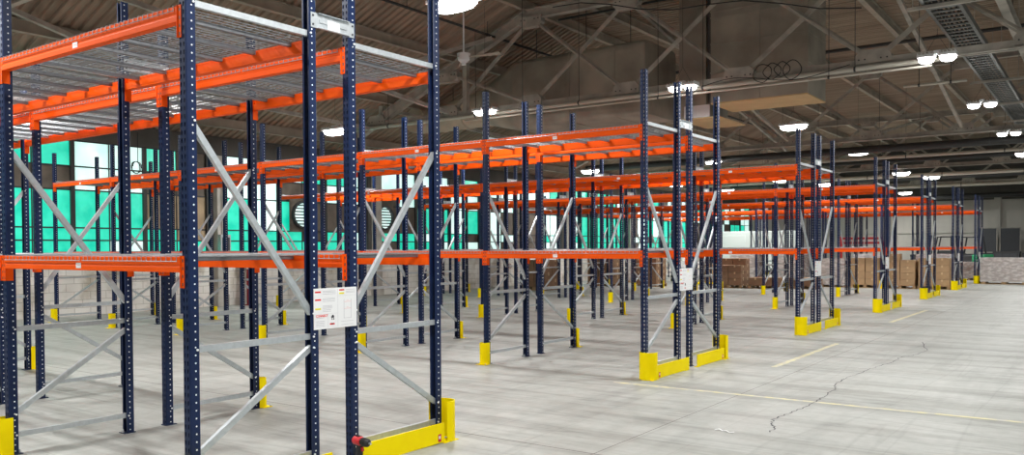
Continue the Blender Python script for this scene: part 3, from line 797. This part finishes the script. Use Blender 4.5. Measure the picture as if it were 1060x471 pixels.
# ladder cable tray over the aisle
root = empty('cable_tray', 'grey ladder cable tray running down the aisle under the roof', 'cable tray', (2.33, 10, 6.0))
b = MB().use('traysteel')
for x in (-.26, .26): b.box(x-.012, x+.012, -8, 46, -.02, .13); b.box(x-.03, x+.03, -8, 46, -.025, -.015)
o = link('side_rail', b.mesh('side_rail'), root)
b = MB().use('traysteel')
for k in range(180): y = -7.9+k*.30; b.box(-.25, .25, y-.05, y+.05, -.012, .006)
link('rung', b.mesh('rung'), root)['kind'] = 'stuff'
b = MB().use('black')
for k in range(7):
    x = -.2+k*.066; b.path([(x+.02*math.sin(i*1.1+k), -8+i*1.5, .035+.012*(k % 2)) for i in range(37)], .022, 6)
link('cable', b.mesh('cable'), root)
for k in range(12):
    b = MB().use('truss'); y = -5+k*4.2; b.box(-.55, .75, y-.03, y+.03, -.09, -.03)
    for x in (-.45, .55): b.tube((x, y, -.03), (x, y, 2.4), .008, 5)
    link('trapeze_hanger', b.mesh('trapeze_hanger'), root)
root = empty('steel_strut', 'grey steel beam running beside the cable tray', 'beam', (3.15, 10, 6.25)); root['kind'] = 'thing'
b = MB().use('truss').prism((0, -8, 0), (0, 46, 0), [(-.08,-.11),(.08,-.11),(.08,-.095),(.008,-.095),(.008,.095),(.08,.095),(.08,.11),(-.08,.11),(-.08,.095),(-.008,.095),(-.008,-.095),(-.08,-.095)])
link('beam_section', b.mesh('beam_section'), root)
b = MB().use('dark')
for k in range(9): b.tube((0, -6+k*6.4, .11), (0, -6+k*6.4, 2.15), .01, 5)
link('hanger_rod', b.mesh('hanger_rod'), root)

# ---------------------------------------------------------------- LED high bay lamps
def lamp_meshes(twin):
    h = MB().use('white'); l = MB().use('lens')
    h.box(-.06, .06, -.05, .05, .05, .13)
    for s in (-1, 1):
        cx = s*.19
        h.box(cx-.155, cx+.155, -.16, .16, .0, .055)
        for k in range(5): h.box(cx-.14+k*.07-.006, cx-.14+k*.07+.006, -.15, .15, .055, .09)
        for (z0, r0), (z1, r1) in zip([(-.001,.145),(-.04,.143),(-.075,.12),(-.095,.075)], [(-.04,.143),(-.075,.12),(-.095,.075),(-.10,.02)]): l.tube((cx, 0, z0), (cx, 0, z1), r0, 16, r1)
    c = MB().use('dark')
    for s in (-1, 1): c.tube((s*.2, 0, .09), (0, 0, .45), .004, 5)
    return bevel_mesh(h.mesh('housing'), .004), l.mesh('lens'), c.mesh('suspension')
LAMPS = {True: lamp_meshes(True)}
def long_lamp():
    h = MB().use('white').box(-.42, .42, -.17, .17, 0, .05); h.box(-.10, .10, -.06, .06, .05, .13)
    for k in range(9): h.box(-.38+k*.095-.007, -.38+k*.095+.007, -.16, .16, .05, .085)
    l = MB().use('lens'); n = 16
    for (z0, f0), (z1, f1) in zip([(-.001, 1), (-.06, .97), (-.11, .82)], [(-.06, .97), (-.11, .82), (-.14, .5)]):
        ring = lambda z, f: [(.40*f*math.copysign(abs(math.cos(a))**.5, math.cos(a)), .155*f*math.copysign(abs(math.sin(a))**.5, math.sin(a)), z) for a in [2*PI*i/n+.01 for i in range(n)]]
        l.add(ring(z0, f0)+ring(z1, f1), [(i, (i+1) % n, n+(i+1) % n, n+i) for i in range(n)] + [tuple(range(n-1,-1,-1)), tuple(range(n, 2*n))])
    c = MB().use('dark')
    for s in (-1, 1): c.tube((s*.34, 0, .085), (0, 0, .45), .004, 5)
    return bevel_mesh(h.mesh('housing'), .004), l.mesh('lens'), c.mesh('suspension')
LAMPS[False] = long_lamp()
def lamp(x, y, z, label, power=200, out=False):
    root = empty('high_bay_lamp', label, 'lamp', (x, y, z), 'LED high bay lamps under the roof')
    LH, LL, LS = LAMPS['twin' in label]
    link('housing', LH, root); link('lens', LL, root); link('suspension', LS, root)
    c = MB().use('dark').tube((0,0,.45), (0,0, (5.905 if 1.9 < x < 2.3 else roofz(x)-.02)-z), .004, 5); link('drop_cable', c.mesh('drop_cable'), root)
    ld = bpy.data.lights.new('led_array', 'AREA'); ld.shape = 'RECTANGLE'; ld.size = .66; ld.size_y = .3; ld.energy = power; ld.color = (1, .995, .975)
    lo = bpy.data.objects.new('led_array', ld); C.objects.link(lo); lo.parent = root; lo.location = (0, 0, -.16)
LA = [(2.04, 15.0, 5.35, 'twin LED lamp beside the cable tray, nearest of the aisle lamps'), (2.08, 21.7, 5.35, 'twin LED lamp over the aisle, second along the cable tray'), (2.10, 28.6, 5.35, 'twin LED lamp over the aisle, third along the cable tray'),
      (-3.19, 6.58, 5.35, 'LED lamp cut by the top of the view'), (-3.19, 14.8, 5.35, 'twin LED lamp just above the end posts of the second rack row'), (-3.05, 22.6, 5.35, 'LED lamp above the end of the third rack row'),
      (-3.18, 31.2, 5.35, 'LED lamp between the end posts of third and fourth rack rows'), (-3.74, 42.5, 5.35, 'distant LED lamp behind the fourth rack row posts'), (-2.94, 46.1, 5.35, 'distant LED lamp above the fifth rack row posts'),
      (-8.86, 14.75, 5.35, 'twin LED lamp behind the second post of the second rack row'), (-12.9, 13.1, 5.0, 'LED lamp between the two end posts of the nearest rack'),
      (-13.5, 28.3, 5.0, 'distant LED lamp seen between the upper beams of second and third racks'), (-13.9, 38.0, 5.0, 'distant LED lamp seen below the third rack upper beams'), (-13.5, 44.2, 5.0, 'distant LED lamp low over the far left of the third rack'),
      (-8.56, 29.9, 5.2, 'twin LED lamp seen beside the rear end post of the second rack'), (-9.35, 41.0, 5.2, 'distant LED lamp beside the third rack end posts, to their near side'), (-8.38, 45.7, 5.2, 'distant LED lamp seen through the third rack end frame'), (-6.21, 57.0, 5.2, 'farthest LED lamp before the far wall')]
for x, y, z, l in LA: lamp(x, y, z, l, 135 if x > 1 else 215)
# unseen lamps: visible lines carried on, and others added for their light
for x, y in ((2.04, 8.2), (2.04, .8), (-6.3, 2.6), (-13.6, 3.8), (-3.19, -1.5), (8, -3), (8, 6), (8, 15), (8, 25), (8, 36), (2.1, 36), (2.1, 45), (2.0, -6), (-8.9, -2)):
    lamp(x, y, 5.35, 'LED lamp of the roof lines above the viewer', 165 if x > 7 else 225)

# ceiling fan
root = empty('ceiling_fan', 'pale ceiling fan on a long drop rod left of the dark duct', 'ceiling fan', (-7.05, 11.6, 5.95))
b = MB().use('white').tube((0,0,-.05), (0,0,.10), .13, 20, .15); b.tube((0,0,-.10), (0,0,-.05), .07, 16, .13); b.tube((0,0,-.16), (0,0,-.10), .05, 12); link('motor', b.mesh('motor'), root)
b = MB().use('white').tube((0,0,.10), (0,0,roofz(-7.05)-5.95-.02), .018, 8); link('drop_rod', b.mesh('drop_rod'), root)
for k in range(3):
    a = math.radians(12+120*k); c, s = math.cos(a), math.sin(a)
    b = MB().use('purlin'); q = lambda u, v, z: (u*c-v*s, u*s+v*c, z)
    vs = [q(.15,-.04,.02), q(.9,-.075,.035), q(.9,.075,.0), q(.15,.04,.005)]
    b.add(vs+[(v[0], v[1], v[2]+.008) for v in vs], [(3,2,1,0),(4,5,6,7),(0,1,5,4),(1,2,6,5),(2,3,7,6),(3,0,4,7)]); link('blade', b.mesh('blade'), root)

# ---------------------------------------------------------------- floor paint and crack
def strip(pts, w, m, name, label, z=.002):
    b = MB().use(m); n = len(pts); vs = []
    for i, p in enumerate(pts):
        a = Vector(pts[max(i-1, 0)]); c = Vector(pts[min(i+1, n-1)]); d = (c-a).normalized(); s = Vector((-d.y, d.x))
        ww = w if isinstance(w, (int, float)) else w[i]
        for k in (-1, 1): vs.append((p[0]+s.x*ww/2*k, p[1]+s.y*ww/2*k, z))
    b.add(vs, [(2*i, 2*i+2, 2*i+3, 2*i+1) for i in range(n-1)])
    o = b.build(name); o['kind'] = 'structure'; o['label'] = label; return o
strip([(-.2, 6.02), (3, 6.06), (9, 6.2)], .075, 'line', 'floor_marking', 'worn yellow line painted across the aisle floor')
strip([(1.02, 8.4), (1.0, 11.8)], .085, 'line', 'floor_marking', 'worn yellow dash along the aisle before the third rack')
strip([(.9, 16.6), (.95, 20.8)], .10, 'line', 'floor_marking', 'worn yellow dash along the aisle before the fourth rack')
CR = [(2.174, 12.81), (2.434, 11.554), (2.376, 10.867), (2.25, 10.445), (2.271, 9.823), (2.205, 9.51), (2.146, 8.692), (2.091, 8.028), (2.113, 7.254), (2.182, 7.092), (2.221, 6.534), (2.236, 6.099), (2.229, 5.682), (2.183, 5.268), (2.159, 4.896), (2.222, 4.671), (2.308, 4.476), (2.306, 4.317)]
rc = random.Random(3); fine = []
for a, c in zip(CR, CR[1:]):
    for k in range(6):
        t = k/6; fine.append((a[0]+(c[0]-a[0])*t+rc.uniform(-.02, .02), a[1]+(c[1]-a[1])*t+rc.uniform(-.02, .02)))
strip(fine, [rc.uniform(.005, .015) for _ in fine], 'inkblack', 'floor_crack', 'jagged dark crack across the aisle floor')

# a torn scrap of paper on the aisle floor, and a looped cable by the windows
b = MB().use('white')
sp = [(-.09,.02),(-.05,.035),(-.01,.015),(.03,.0),(.07,-.02),(.11,-.015)]
vs = [(x+dx, y+dy, .003+.010*(i % 2)+dz) for i, (x, y) in enumerate(sp) for dx, dy, dz in ((0, .012, 0), (.004, -.012, 0), (0, .012, .0015), (.004, -.012, .0015))]
fs = []
for i in range(len(sp)-1):
    o = i*4; p = o+4; fs += [(o, o+1, p+1, p), (o+2, p+2, p+3, o+3), (o, p, p+2, o+2), (o+1, o+3, p+3, p+1)]
fs += [(0, 2, 3, 1), (20, 21, 23, 22)]
b.add(vs, fs); o = b.build('paper_scrap', loc=(1.96, 4.12, 0)); tag(o, 'torn white paper scrap on the aisle floor', 'paper')
b = MB().use('black'); b.path([(.015*math.sin(i), .16*math.cos(i*.42)*(1-.012*i), -.32+.16*math.sin(i*.42)) for i in range(38)], .012, 5); b.tube((0, .05, -.2), (0, .05, .62), .010, 5)
o = b.build('looped_cable', loc=(WX+.06, 9.25, 4.2)); tag(o, 'looped black cable hanging in front of the turquoise upper panes', 'cable')

# ---------------------------------------------------------------- goods on pallets
def pallet_mesh(w=1.15, d=1.05):
    b = MB().use('wood')
    for y in (-d/2+.05, 0, d/2-.05):
        b.box(-w/2, w/2, y-.045, y+.045, 0, .018)
        for x in (-w/2+.07, 0, w/2-.07): b.box(x-.06, x+.06, y-.045, y+.045, .018, .10)
    for x in (-w/2+.06, -w/4+.02, 0, w/4-.02, w/2-.06): b.box(x-.05, x+.05, -d/2, d/2, .10, .12)
    return b.mesh('pallet_deck')
PM = pallet_mesh()
def pallet(x, y, label, rz=0):
    o = link('wooden_pallet', PM, None, (x, y, 0), (0,0,rz)); tag(o, label, 'pallet', 'wooden pallets under the goods'); return o
_cm = {}
def carton(x, y, z, w, d, h, m, label, group, rz=0):
    k = (round(w, 3), round(d, 3), round(h, 3), m)
    if k not in _cm:
        b = MB().use(m).box(-w/2, w/2, -d/2, d/2, 0, h); me = bevel_mesh(b.mesh('carton'), .006)
        t = MB().use('tape').box(-w/2-.001, w/2+.001, -.03, .03, h-.08, h+.001); t.box(-w/2-.001, w/2+.001, -.03, .03, 0, .05)
        t.box(-.03, .03, -d/2-.001, -d/2+.002, h-.08, h)
        _cm[k] = (me, t.mesh('packing_tape'))
    o = link('carton', _cm[k][0], None, (x, y, z), (0,0,rz)); tag(o, label, 'carton', group)
    link('packing_tape', _cm[k][1], o); return o
LV = ['bottom', 'second', 'third', 'fourth', 'fifth', 'sixth']
def stack(x, y, where, nx, ny, nz, w, d, h, m, seed, skip=0.0, base=True):
    rr = random.Random(seed)
    if base: pallet(x, y, 'wooden pallet carrying %s' % where)
    for k in range(nz):
        for i in range(nx):
            for j in range(ny):
                if k == nz-1 and rr.random() < skip: continue
                carton(x+(i-(nx-1)/2)*w, y+(j-(ny-1)/2)*d, (.12 if base else 0)+k*h, w-.022, d-.022, h-.005, m, 'brown carton, %s layer, %s' % (LV[k], where), where, rr.uniform(-.035, .035))
R5 = 5*PITCH
stack(-.66, R5+.62, 'stack nearest the aisle under the sixth rack', 2, 2, 4, .55, .50, .27, 'carton', 1)
stack(-1.86, R5+.62, 'tall stack in the first bay of the sixth rack', 2, 2, 5, .55, .50, .25, 'carton', 2, .5)
stack(-3.15, R5+.62, 'stack in the second bay of the sixth rack', 2, 2, 4, .55, .50, .27, 'carton', 3)
stack(-13.2, R5-3.2, 'stack seen between far left rack posts', 2, 2, 4, .55, .5, .28, 'carton2', 4)
stack(-11.2, R5-2.8, 'dark stack left of the yellow pallet truck', 2, 2, 4, .55, .5, .27, 'carton2', 5)
stack(-13.6, R5-7.6, 'stack nearest the window wall', 2, 2, 4, .55, .5, .27, 'carton2', 6)
stack(-7.75, R5-2.2, 'ragged low stack before the sixth rack', 2, 2, 4, .55, .5, .27, 'carton2', 7, .6)
stack(-6.4, R5-2.1, 'middle low dark stack before the sixth rack', 2, 2, 1, .55, .5, .32, 'carton2', 8)
stack(-5.0, R5-1.6, 'low dark stack closest to the third rack end', 2, 2, 1, .55, .5, .32, 'carton2', 9)
stack(-9.37, R5+.62, 'stack in the fourth bay of the sixth rack', 2, 2, 3, .55, .5, .27, 'carton', 10)

def wrapped(x, y, w, d, h, label, m='carton2', seed=1, white=False):
    root = empty('wrapped_pallet_load', label, 'pallet load', (x, y, 0), 'film wrapped loads on pallets')
    o = link('pallet_deck', PM, root, (0,0,0), (0,0,0), (w/1.15, d/1.05, 1))
    b = MB()
    nx = max(1, round(w/.5)); ny = max(1, round(d/.5)); nz = max(1, round(h/.26)); rr = random.Random(seed)
    for k in range(nz):
        for i in range(nx):
            for j in range(ny):
                b.use(m if not white else 'white')
                x0 = -w/2+i*w/nx; y0 = -d/2+j*d/ny; z0 = .12+k*h/nz
                e = rr.uniform(.002, .012)
                b.box(x0+e, x0+w/nx-e, y0+e, y0+d/ny-e, z0, z0+h/nz-.006)
    link('carton_block', b.mesh('carton_block'), root)
    b = MB().use('film'); n = 10; rows = 6
    per = []
    for i in range(4*n):
        s, t = divmod(i, n); t = t/n-.5
        p = [(t*w, -d/2), (w/2, t*d), (-t*w, d/2), (-w/2, -t*d)][s]
        per.append(p)
    vs = []
    for k in range(rows+1):
        for p in per:
            g = .018+rr.uniform(0, .022); L2 = math.hypot(*p); vs.append((p[0]*(1+g/L2*1.0), p[1]*(1+g/L2), .10+k*(h+.03)/rows))
    N4 = 4*n; fs = [(k*N4+i, k*N4+(i+1) % N4, (k+1)*N4+(i+1) % N4, (k+1)*N4+i) for k in range(rows) for i in range(N4)]
    fs.append(tuple(range(rows*N4, rows*N4+N4)))
    b.add(vs, fs); link('stretch_film', b.mesh('stretch_film'), root)
wrapped(1.12, 38.9, 1.75, 1.15, 1.02, 'film-wrapped load of brown cartons beside the farthest rack row end', seed=1)
wrapped(2.95, 39.6, 1.5, 1.15, 1.0, 'film-wrapped load cut by the right edge of the view', seed=2)
wrapped(-.9, R5+1.95, 1.2, 1.1, 1.22, 'white wrapped load behind the carton stack nearest the aisle', seed=3, white=True)
wrapped(-3.3, R5+1.95, 1.2, 1.1, 1.22, 'white wrapped load in the second bay behind the brown carton stack', seed=4, white=True)
wrapped(-4.37, R5+.6, 1.15, 1.05, 1.05, 'film-wrapped brown load in the second bay of the sixth rack', seed=5)
wrapped(-6.2, R5+.6, 1.15, 1.05, 1.2, 'film-wrapped brown load left in the third bay of the sixth rack', seed=6)
wrapped(-8.17, R5+.6, 1.08, 1.05, 1.2, 'film-wrapped brown load right of the carton stack in the fourth bay', seed=7)
wrapped(-10.7, R5+.6, 1.1, 1.0, .9, 'white wrapped load in the fifth bay of the sixth rack', seed=8, white=True)
wrapped(-13.25, R5+.6, 1.1, 1.0, 1.15, 'film-wrapped brown load in the last bay of the sixth rack', seed=9)
wrapped(-.7, 43.0, 1.2, 1.1, .75, 'low wrapped load behind the farthest rack row', seed=10)

# white enclosure beyond the racks
root = empty('white_box_container', 'long white panelled container beyond the farthest rack rows', 'container', (-13.0, 47.5, 0))
b = MB().use('whitepaint').box(-2.6, 2.6, -1.2, 1.2, .25, 2.62); link('body', bevel_mesh(b.mesh('body'), .08, 3), root)
for x in (-1.3, 1.3):
    b = MB().use('whitepaint').box(x-1.15, x+1.15, -1.235, -1.19, .6, 2.35); link('raised_panel', bevel_mesh(b.mesh('raised_panel'), .02, 2), root)
b = MB().use('dark').box(-2.5, 2.5, -1.1, 1.1, 0, .25); link('skid', b.mesh('skid'), root)

# pale stacked equipment and dark mesh panels at the far wall
for i, x in enumerate((-1.75, -.45)):
    root = empty('mesh_panel', 'tall dark mesh panel in a pale frame against the far wall, %s one' % ('left', 'right')[i], 'panel', (x, 59.9, 0), 'dark mesh panels by the far wall', rz=(-.12, .1)[i])
    b = MB().use('concrete')
    b.box(-.60, -.54, -.03, .03, 0, 2.85); b.box(.54, .60, -.03, .03, 0, 2.85); b.box(-.54, .54, -.03, .03, 2.79, 2.85); b.box(-.54, .54, -.03, .03, 1.2, 1.26)
    for s in (-.57, .57): b.box(s-.03, s+.03, -.35, .35, 0, .06)
    link('frame', b.mesh('frame'), root)
    b = MB().use('screen').box(-.54, .54, -.006, .006, 1.26, 2.79); b.box(-.54, .54, -.006, .006, .1, 1.2)
    for k in range(5): b.box(-.54, .54, -.012, .012, 1.3+k*.3, 1.312+k*.3); b.box(-.5+k*.24, -.488+k*.24, -.012, .012, 1.26, 2.79)
    link('mesh_infill', b.mesh('mesh_infill'), root)
def machine(x, y, w, d, h, label):
    root = empty('plastic_bin', label, 'bin', (x, y, 0), 'dark bins by the far wall')
    b = MB().use('screen'); t = .05
    b.box(-w/2, w/2, -d/2, -d/2+t, .12, h); b.box(-w/2, w/2, d/2-t, d/2, .12, h); b.box(-w/2, -w/2+t, -d/2+t, d/2-t, .12, h); b.box(w/2-t, w/2, -d/2+t, d/2-t, .12, h); b.box(-w/2+t, w/2-t, -d/2+t, d/2-t, .12, .17)
    link('shell', b.mesh('shell'), root)
    b = MB().use('dark'); b.box(-w/2-.02, w/2+.02, -d/2-.02, -d/2, h-.1, h+.02); b.box(-w/2-.02, w/2+.02, d/2, d/2+.02, h-.1, h+.02)
    for k in range(4): xx = -w/2+.1+k*(w-.2)/3; b.box(xx-.02, xx+.02, -d/2-.02, -d/2, .12, h-.1)
    link('rim', b.mesh('rim'), root)
    b = MB().use('black')
    for sx in (-1, 1):
        for sy in (-1, 1): b.box(sx*(w/2-.1)-.06, sx*(w/2-.1)+.06, sy*(d/2-.1)-.06, sy*(d/2-.1)+.06, 0, .12)
    link('feet', b.mesh('feet'), root)
for i, (x, y, h) in enumerate([(-3.2, 55.0, 1.35), (-1.7, 55.1, 1.15), (-.2, 55.0, 1.3), (1.3, 55.2, 1.2), (-4.8, 55.3, 1.1)]):
    machine(x, y, 1.35, 1.1, h, 'dark bulk bin in the row before the far wall, %s from its right end' % ['third', 'second-but-one', 'second', 'first', 'last'][i] if i != 1 else 'dark low bulk bin below the two mesh panels')

def forklift(x, y, rz, label, col):
    root = empty('forklift', label, 'forklift', (x, y, 0), rz=rz)
    b = MB().use(col).box(-.5, .5, -.9, .55, .28, .95); b.box(-.5, .5, -1.15, -.45, .35, 1.2); link('body', bevel_mesh(b.mesh('body'), .07, 2), root)
    b = MB().use('black')
    for sx in (-.46, .46):
        b.bar((sx, .5, .9), (sx*.9, .28, 2.12), .06, .06); b.bar((sx, -.75, 1.15), (sx*.9, -.6, 2.12), .06, .06)
    for k in range(6): yy = -.6+k*.176; b.box(-.44, .44, yy-.02, yy+.02, 2.10, 2.15)
    for sx in (-.43, .43): b.box(sx-.03, sx+.03, -.63, .31, 2.10, 2.16)
    link('overhead_guard', b.mesh('overhead_guard'), root)
    b = MB().use('black')
    for sx in (-.35, -.22, .22, .35): b.box(sx-.035, sx+.035, .66, .76, .08, 2.2)
    for z in (.15, .9, 2.15): b.box(-.36, .36, .67, .75, z, z+.07)
    link('mast', b.mesh('mast'), root)
    b = MB().use('dark').box(-.45, .45, .77, .82, .12, .55)
    for sx in (-.26, .26): b.box(sx-.06, sx+.06, .80, 1.85, .06, .10)
    link('fork_carriage', b.mesh('fork_carriage'), root)
    for sx in (-.47, .47):
        for yy, r in ((.35, .3), (-.75, .24)):
            w = MB().use('black').tube((sx-.1, yy, r), (sx+.1, yy, r), r, 18); w.use('zinc').tube((sx-.105, yy, r), (sx+.105, yy, r), r*.5, 12); link('wheel', w.mesh('wheel'), root)
    b = MB().use('black').box(-.25, .25, -.5, -.1, .95, 1.08); b.box(-.25, .25, -.58, -.48, 1.05, 1.5); link('seat', bevel_mesh(b.mesh('seat'), .03, 2), root)
    b = MB().use('black').tube((0, .25, .95), (0, .12, 1.2), .02, 8); b.tube((0, .125, 1.19), (0, .115, 1.21), .16, 16); link('steering_wheel', b.mesh('steering_wheel'), root)
forklift(-2.1, 45.0, 1.9, 'dark forklift parked behind the farthest rack row', 'dark')
forklift(-1.5, 48.6, 1.2, 'green forklift behind the dark one, near the far wall', 'green')
# yellow pallet truck
root = empty('pallet_truck', 'yellow hand pallet truck among the far rack posts', 'pallet truck', (-10.2, 31.0, 0), rz=2.2)
b = MB().use('yellow')
for sx in (-.2, .2): b.box(sx-.08, sx+.08, -1.1, .1, .06, .13)
b.box(-.28, .28, .02, .22, .06, .42); link('fork_frame', bevel_mesh(b.mesh('fork_frame'), .01), root)
b = MB().use('yellow').tube((0, .18, .25), (0, .18, .6), .06, 12); link('pump', b.mesh('pump'), root)
b = MB().use('black'); b.tube((0, .2, .5), (0, .42, 1.25), .02, 8); b.path([(0, .42, 1.24), (-.14, .43, 1.28), (-.13, .46, 1.38), (.13, .46, 1.38), (.14, .43, 1.28), (0, .42, 1.24)], .018, 6); link('tow_handle', b.mesh('tow_handle'), root)
for sx, y, r in ((-.07, .2, .09), (.07, .2, .09), (-.2, -.95, .05), (.2, -.95, .05)):
    w = MB().use('black').tube((sx-.03, y, r), (sx+.03, y, r), r, 14); link('wheel', w.mesh('wheel'), root)
# red steel frame stored behind the racks
root = empty('red_steel_frame', 'dark red steel frame with two rails beyond the fifth rack row', 'steel frame', (-6.2, 45.2, 0))
b = MB().use('redpipe')
for x in (-1.1, 1.1): b.box(x-.05, x+.05, -.05, .05, 0, 2.2); b.box(x-.05, x+.05, -.4, .4, 0, .06)
link('post', b.mesh('post'), root)
for z in (1.85, 2.1):
    r_ = MB().use('redpipe').box(-1.05, 1.05, -.04, .04, z-.06, z+.06); link('rail', r_.mesh('rail'), root)

# things fixed along the window wall
def standpipe(y, label):
    root = empty('sprinkler_standpipe', label, 'standpipe', (WX+.42, y, 0), 'red standpipes along the window wall')
    b = MB().use('redpipe').tube((0,0,.02), (0,0,1.45), .075, 14); b.tube((0,0,0), (0,0,.03), .13, 14); b.tube((0,0,.72), (0,0,.78), .115, 14); b.tube((0,0,1.45), (0,0,1.48), .115, 14); link('riser', b.mesh('riser', False), root)
    b = MB().use('white').tube((0,0,1.08), (0,0,1.16), .08, 14); link('white_band', b.mesh('white_band'), root)
    b = MB().use('redpipe').tube((0,0,.9), (.20,0,.9), .045, 10); n = 16
    b.path([(.20, .10*math.cos(2*PI*i/n), .9+.10*math.sin(2*PI*i/n)) for i in range(n+1)], .012, 6); link('hand_wheel', b.mesh('hand_wheel'), root)
standpipe(12.55, 'red standpipe with white band seen past the nearest rack end post')
standpipe(25.6, 'red standpipe behind the second post of the second rack')
root = empty('electrical_box', 'grey electrical box on the pale pilaster beside the window wall', 'electrical box', (WX+.225, PIL[3], 1.82))
b = MB().use('zinc').box(0, .16, -.17, .17, -.28, .28); link('enclosure', bevel_mesh(b.mesh('enclosure'), .01), root)
b = MB().use('dark').box(.16, .172, -.12, .12, -.18, .20); link('door_panel', b.mesh('door_panel'), root)
b = MB().use('zinc').tube((.06, 0, .28), (.06, 0, 2.4), .02, 8); link('conduit', b.mesh('conduit'), root)

# ---------------------------------------------------------------- camera
cam = bpy.data.cameras.new('camera'); cam.sensor_fit = 'HORIZONTAL'; cam.sensor_width = 36
FPX, PPY = 863.033, 274.585
cam.lens = FPX/1060*36; cam.shift_y = (PPY-235.5)/1060; cam.clip_end = 300; cam.clip_start = .05
co = bpy.data.objects.new('camera', cam); C.objects.link(co)
r2 = Vector((0.81306204, 0.58215672, -0.00486544)); u2 = Vector((-0.00823442, 0.01985618, 0.99976894)); fw = Vector((-0.58211881, 0.81283411, -0.02093803))
m = Matrix(((r2.x, u2.x, -fw.x), (r2.y, u2.y, -fw.y), (r2.z, u2.z, -fw.z))).to_4x4()
m.translation = (4.793625, -3.109873, 1.676658); co.matrix_world = m
sc.camera = co

# ---------------------------------------------------------------- even ambient fill light, added through the sides left unbuilt
w = bpy.data.worlds.new('daylight'); sc.world = w; w.use_nodes = True
w.node_tree.nodes['Background'].inputs['Color'].default_value = (0.93, 0.97, 1.0, 1); w.node_tree.nodes['Background'].inputs['Strength'].default_value = 0.23
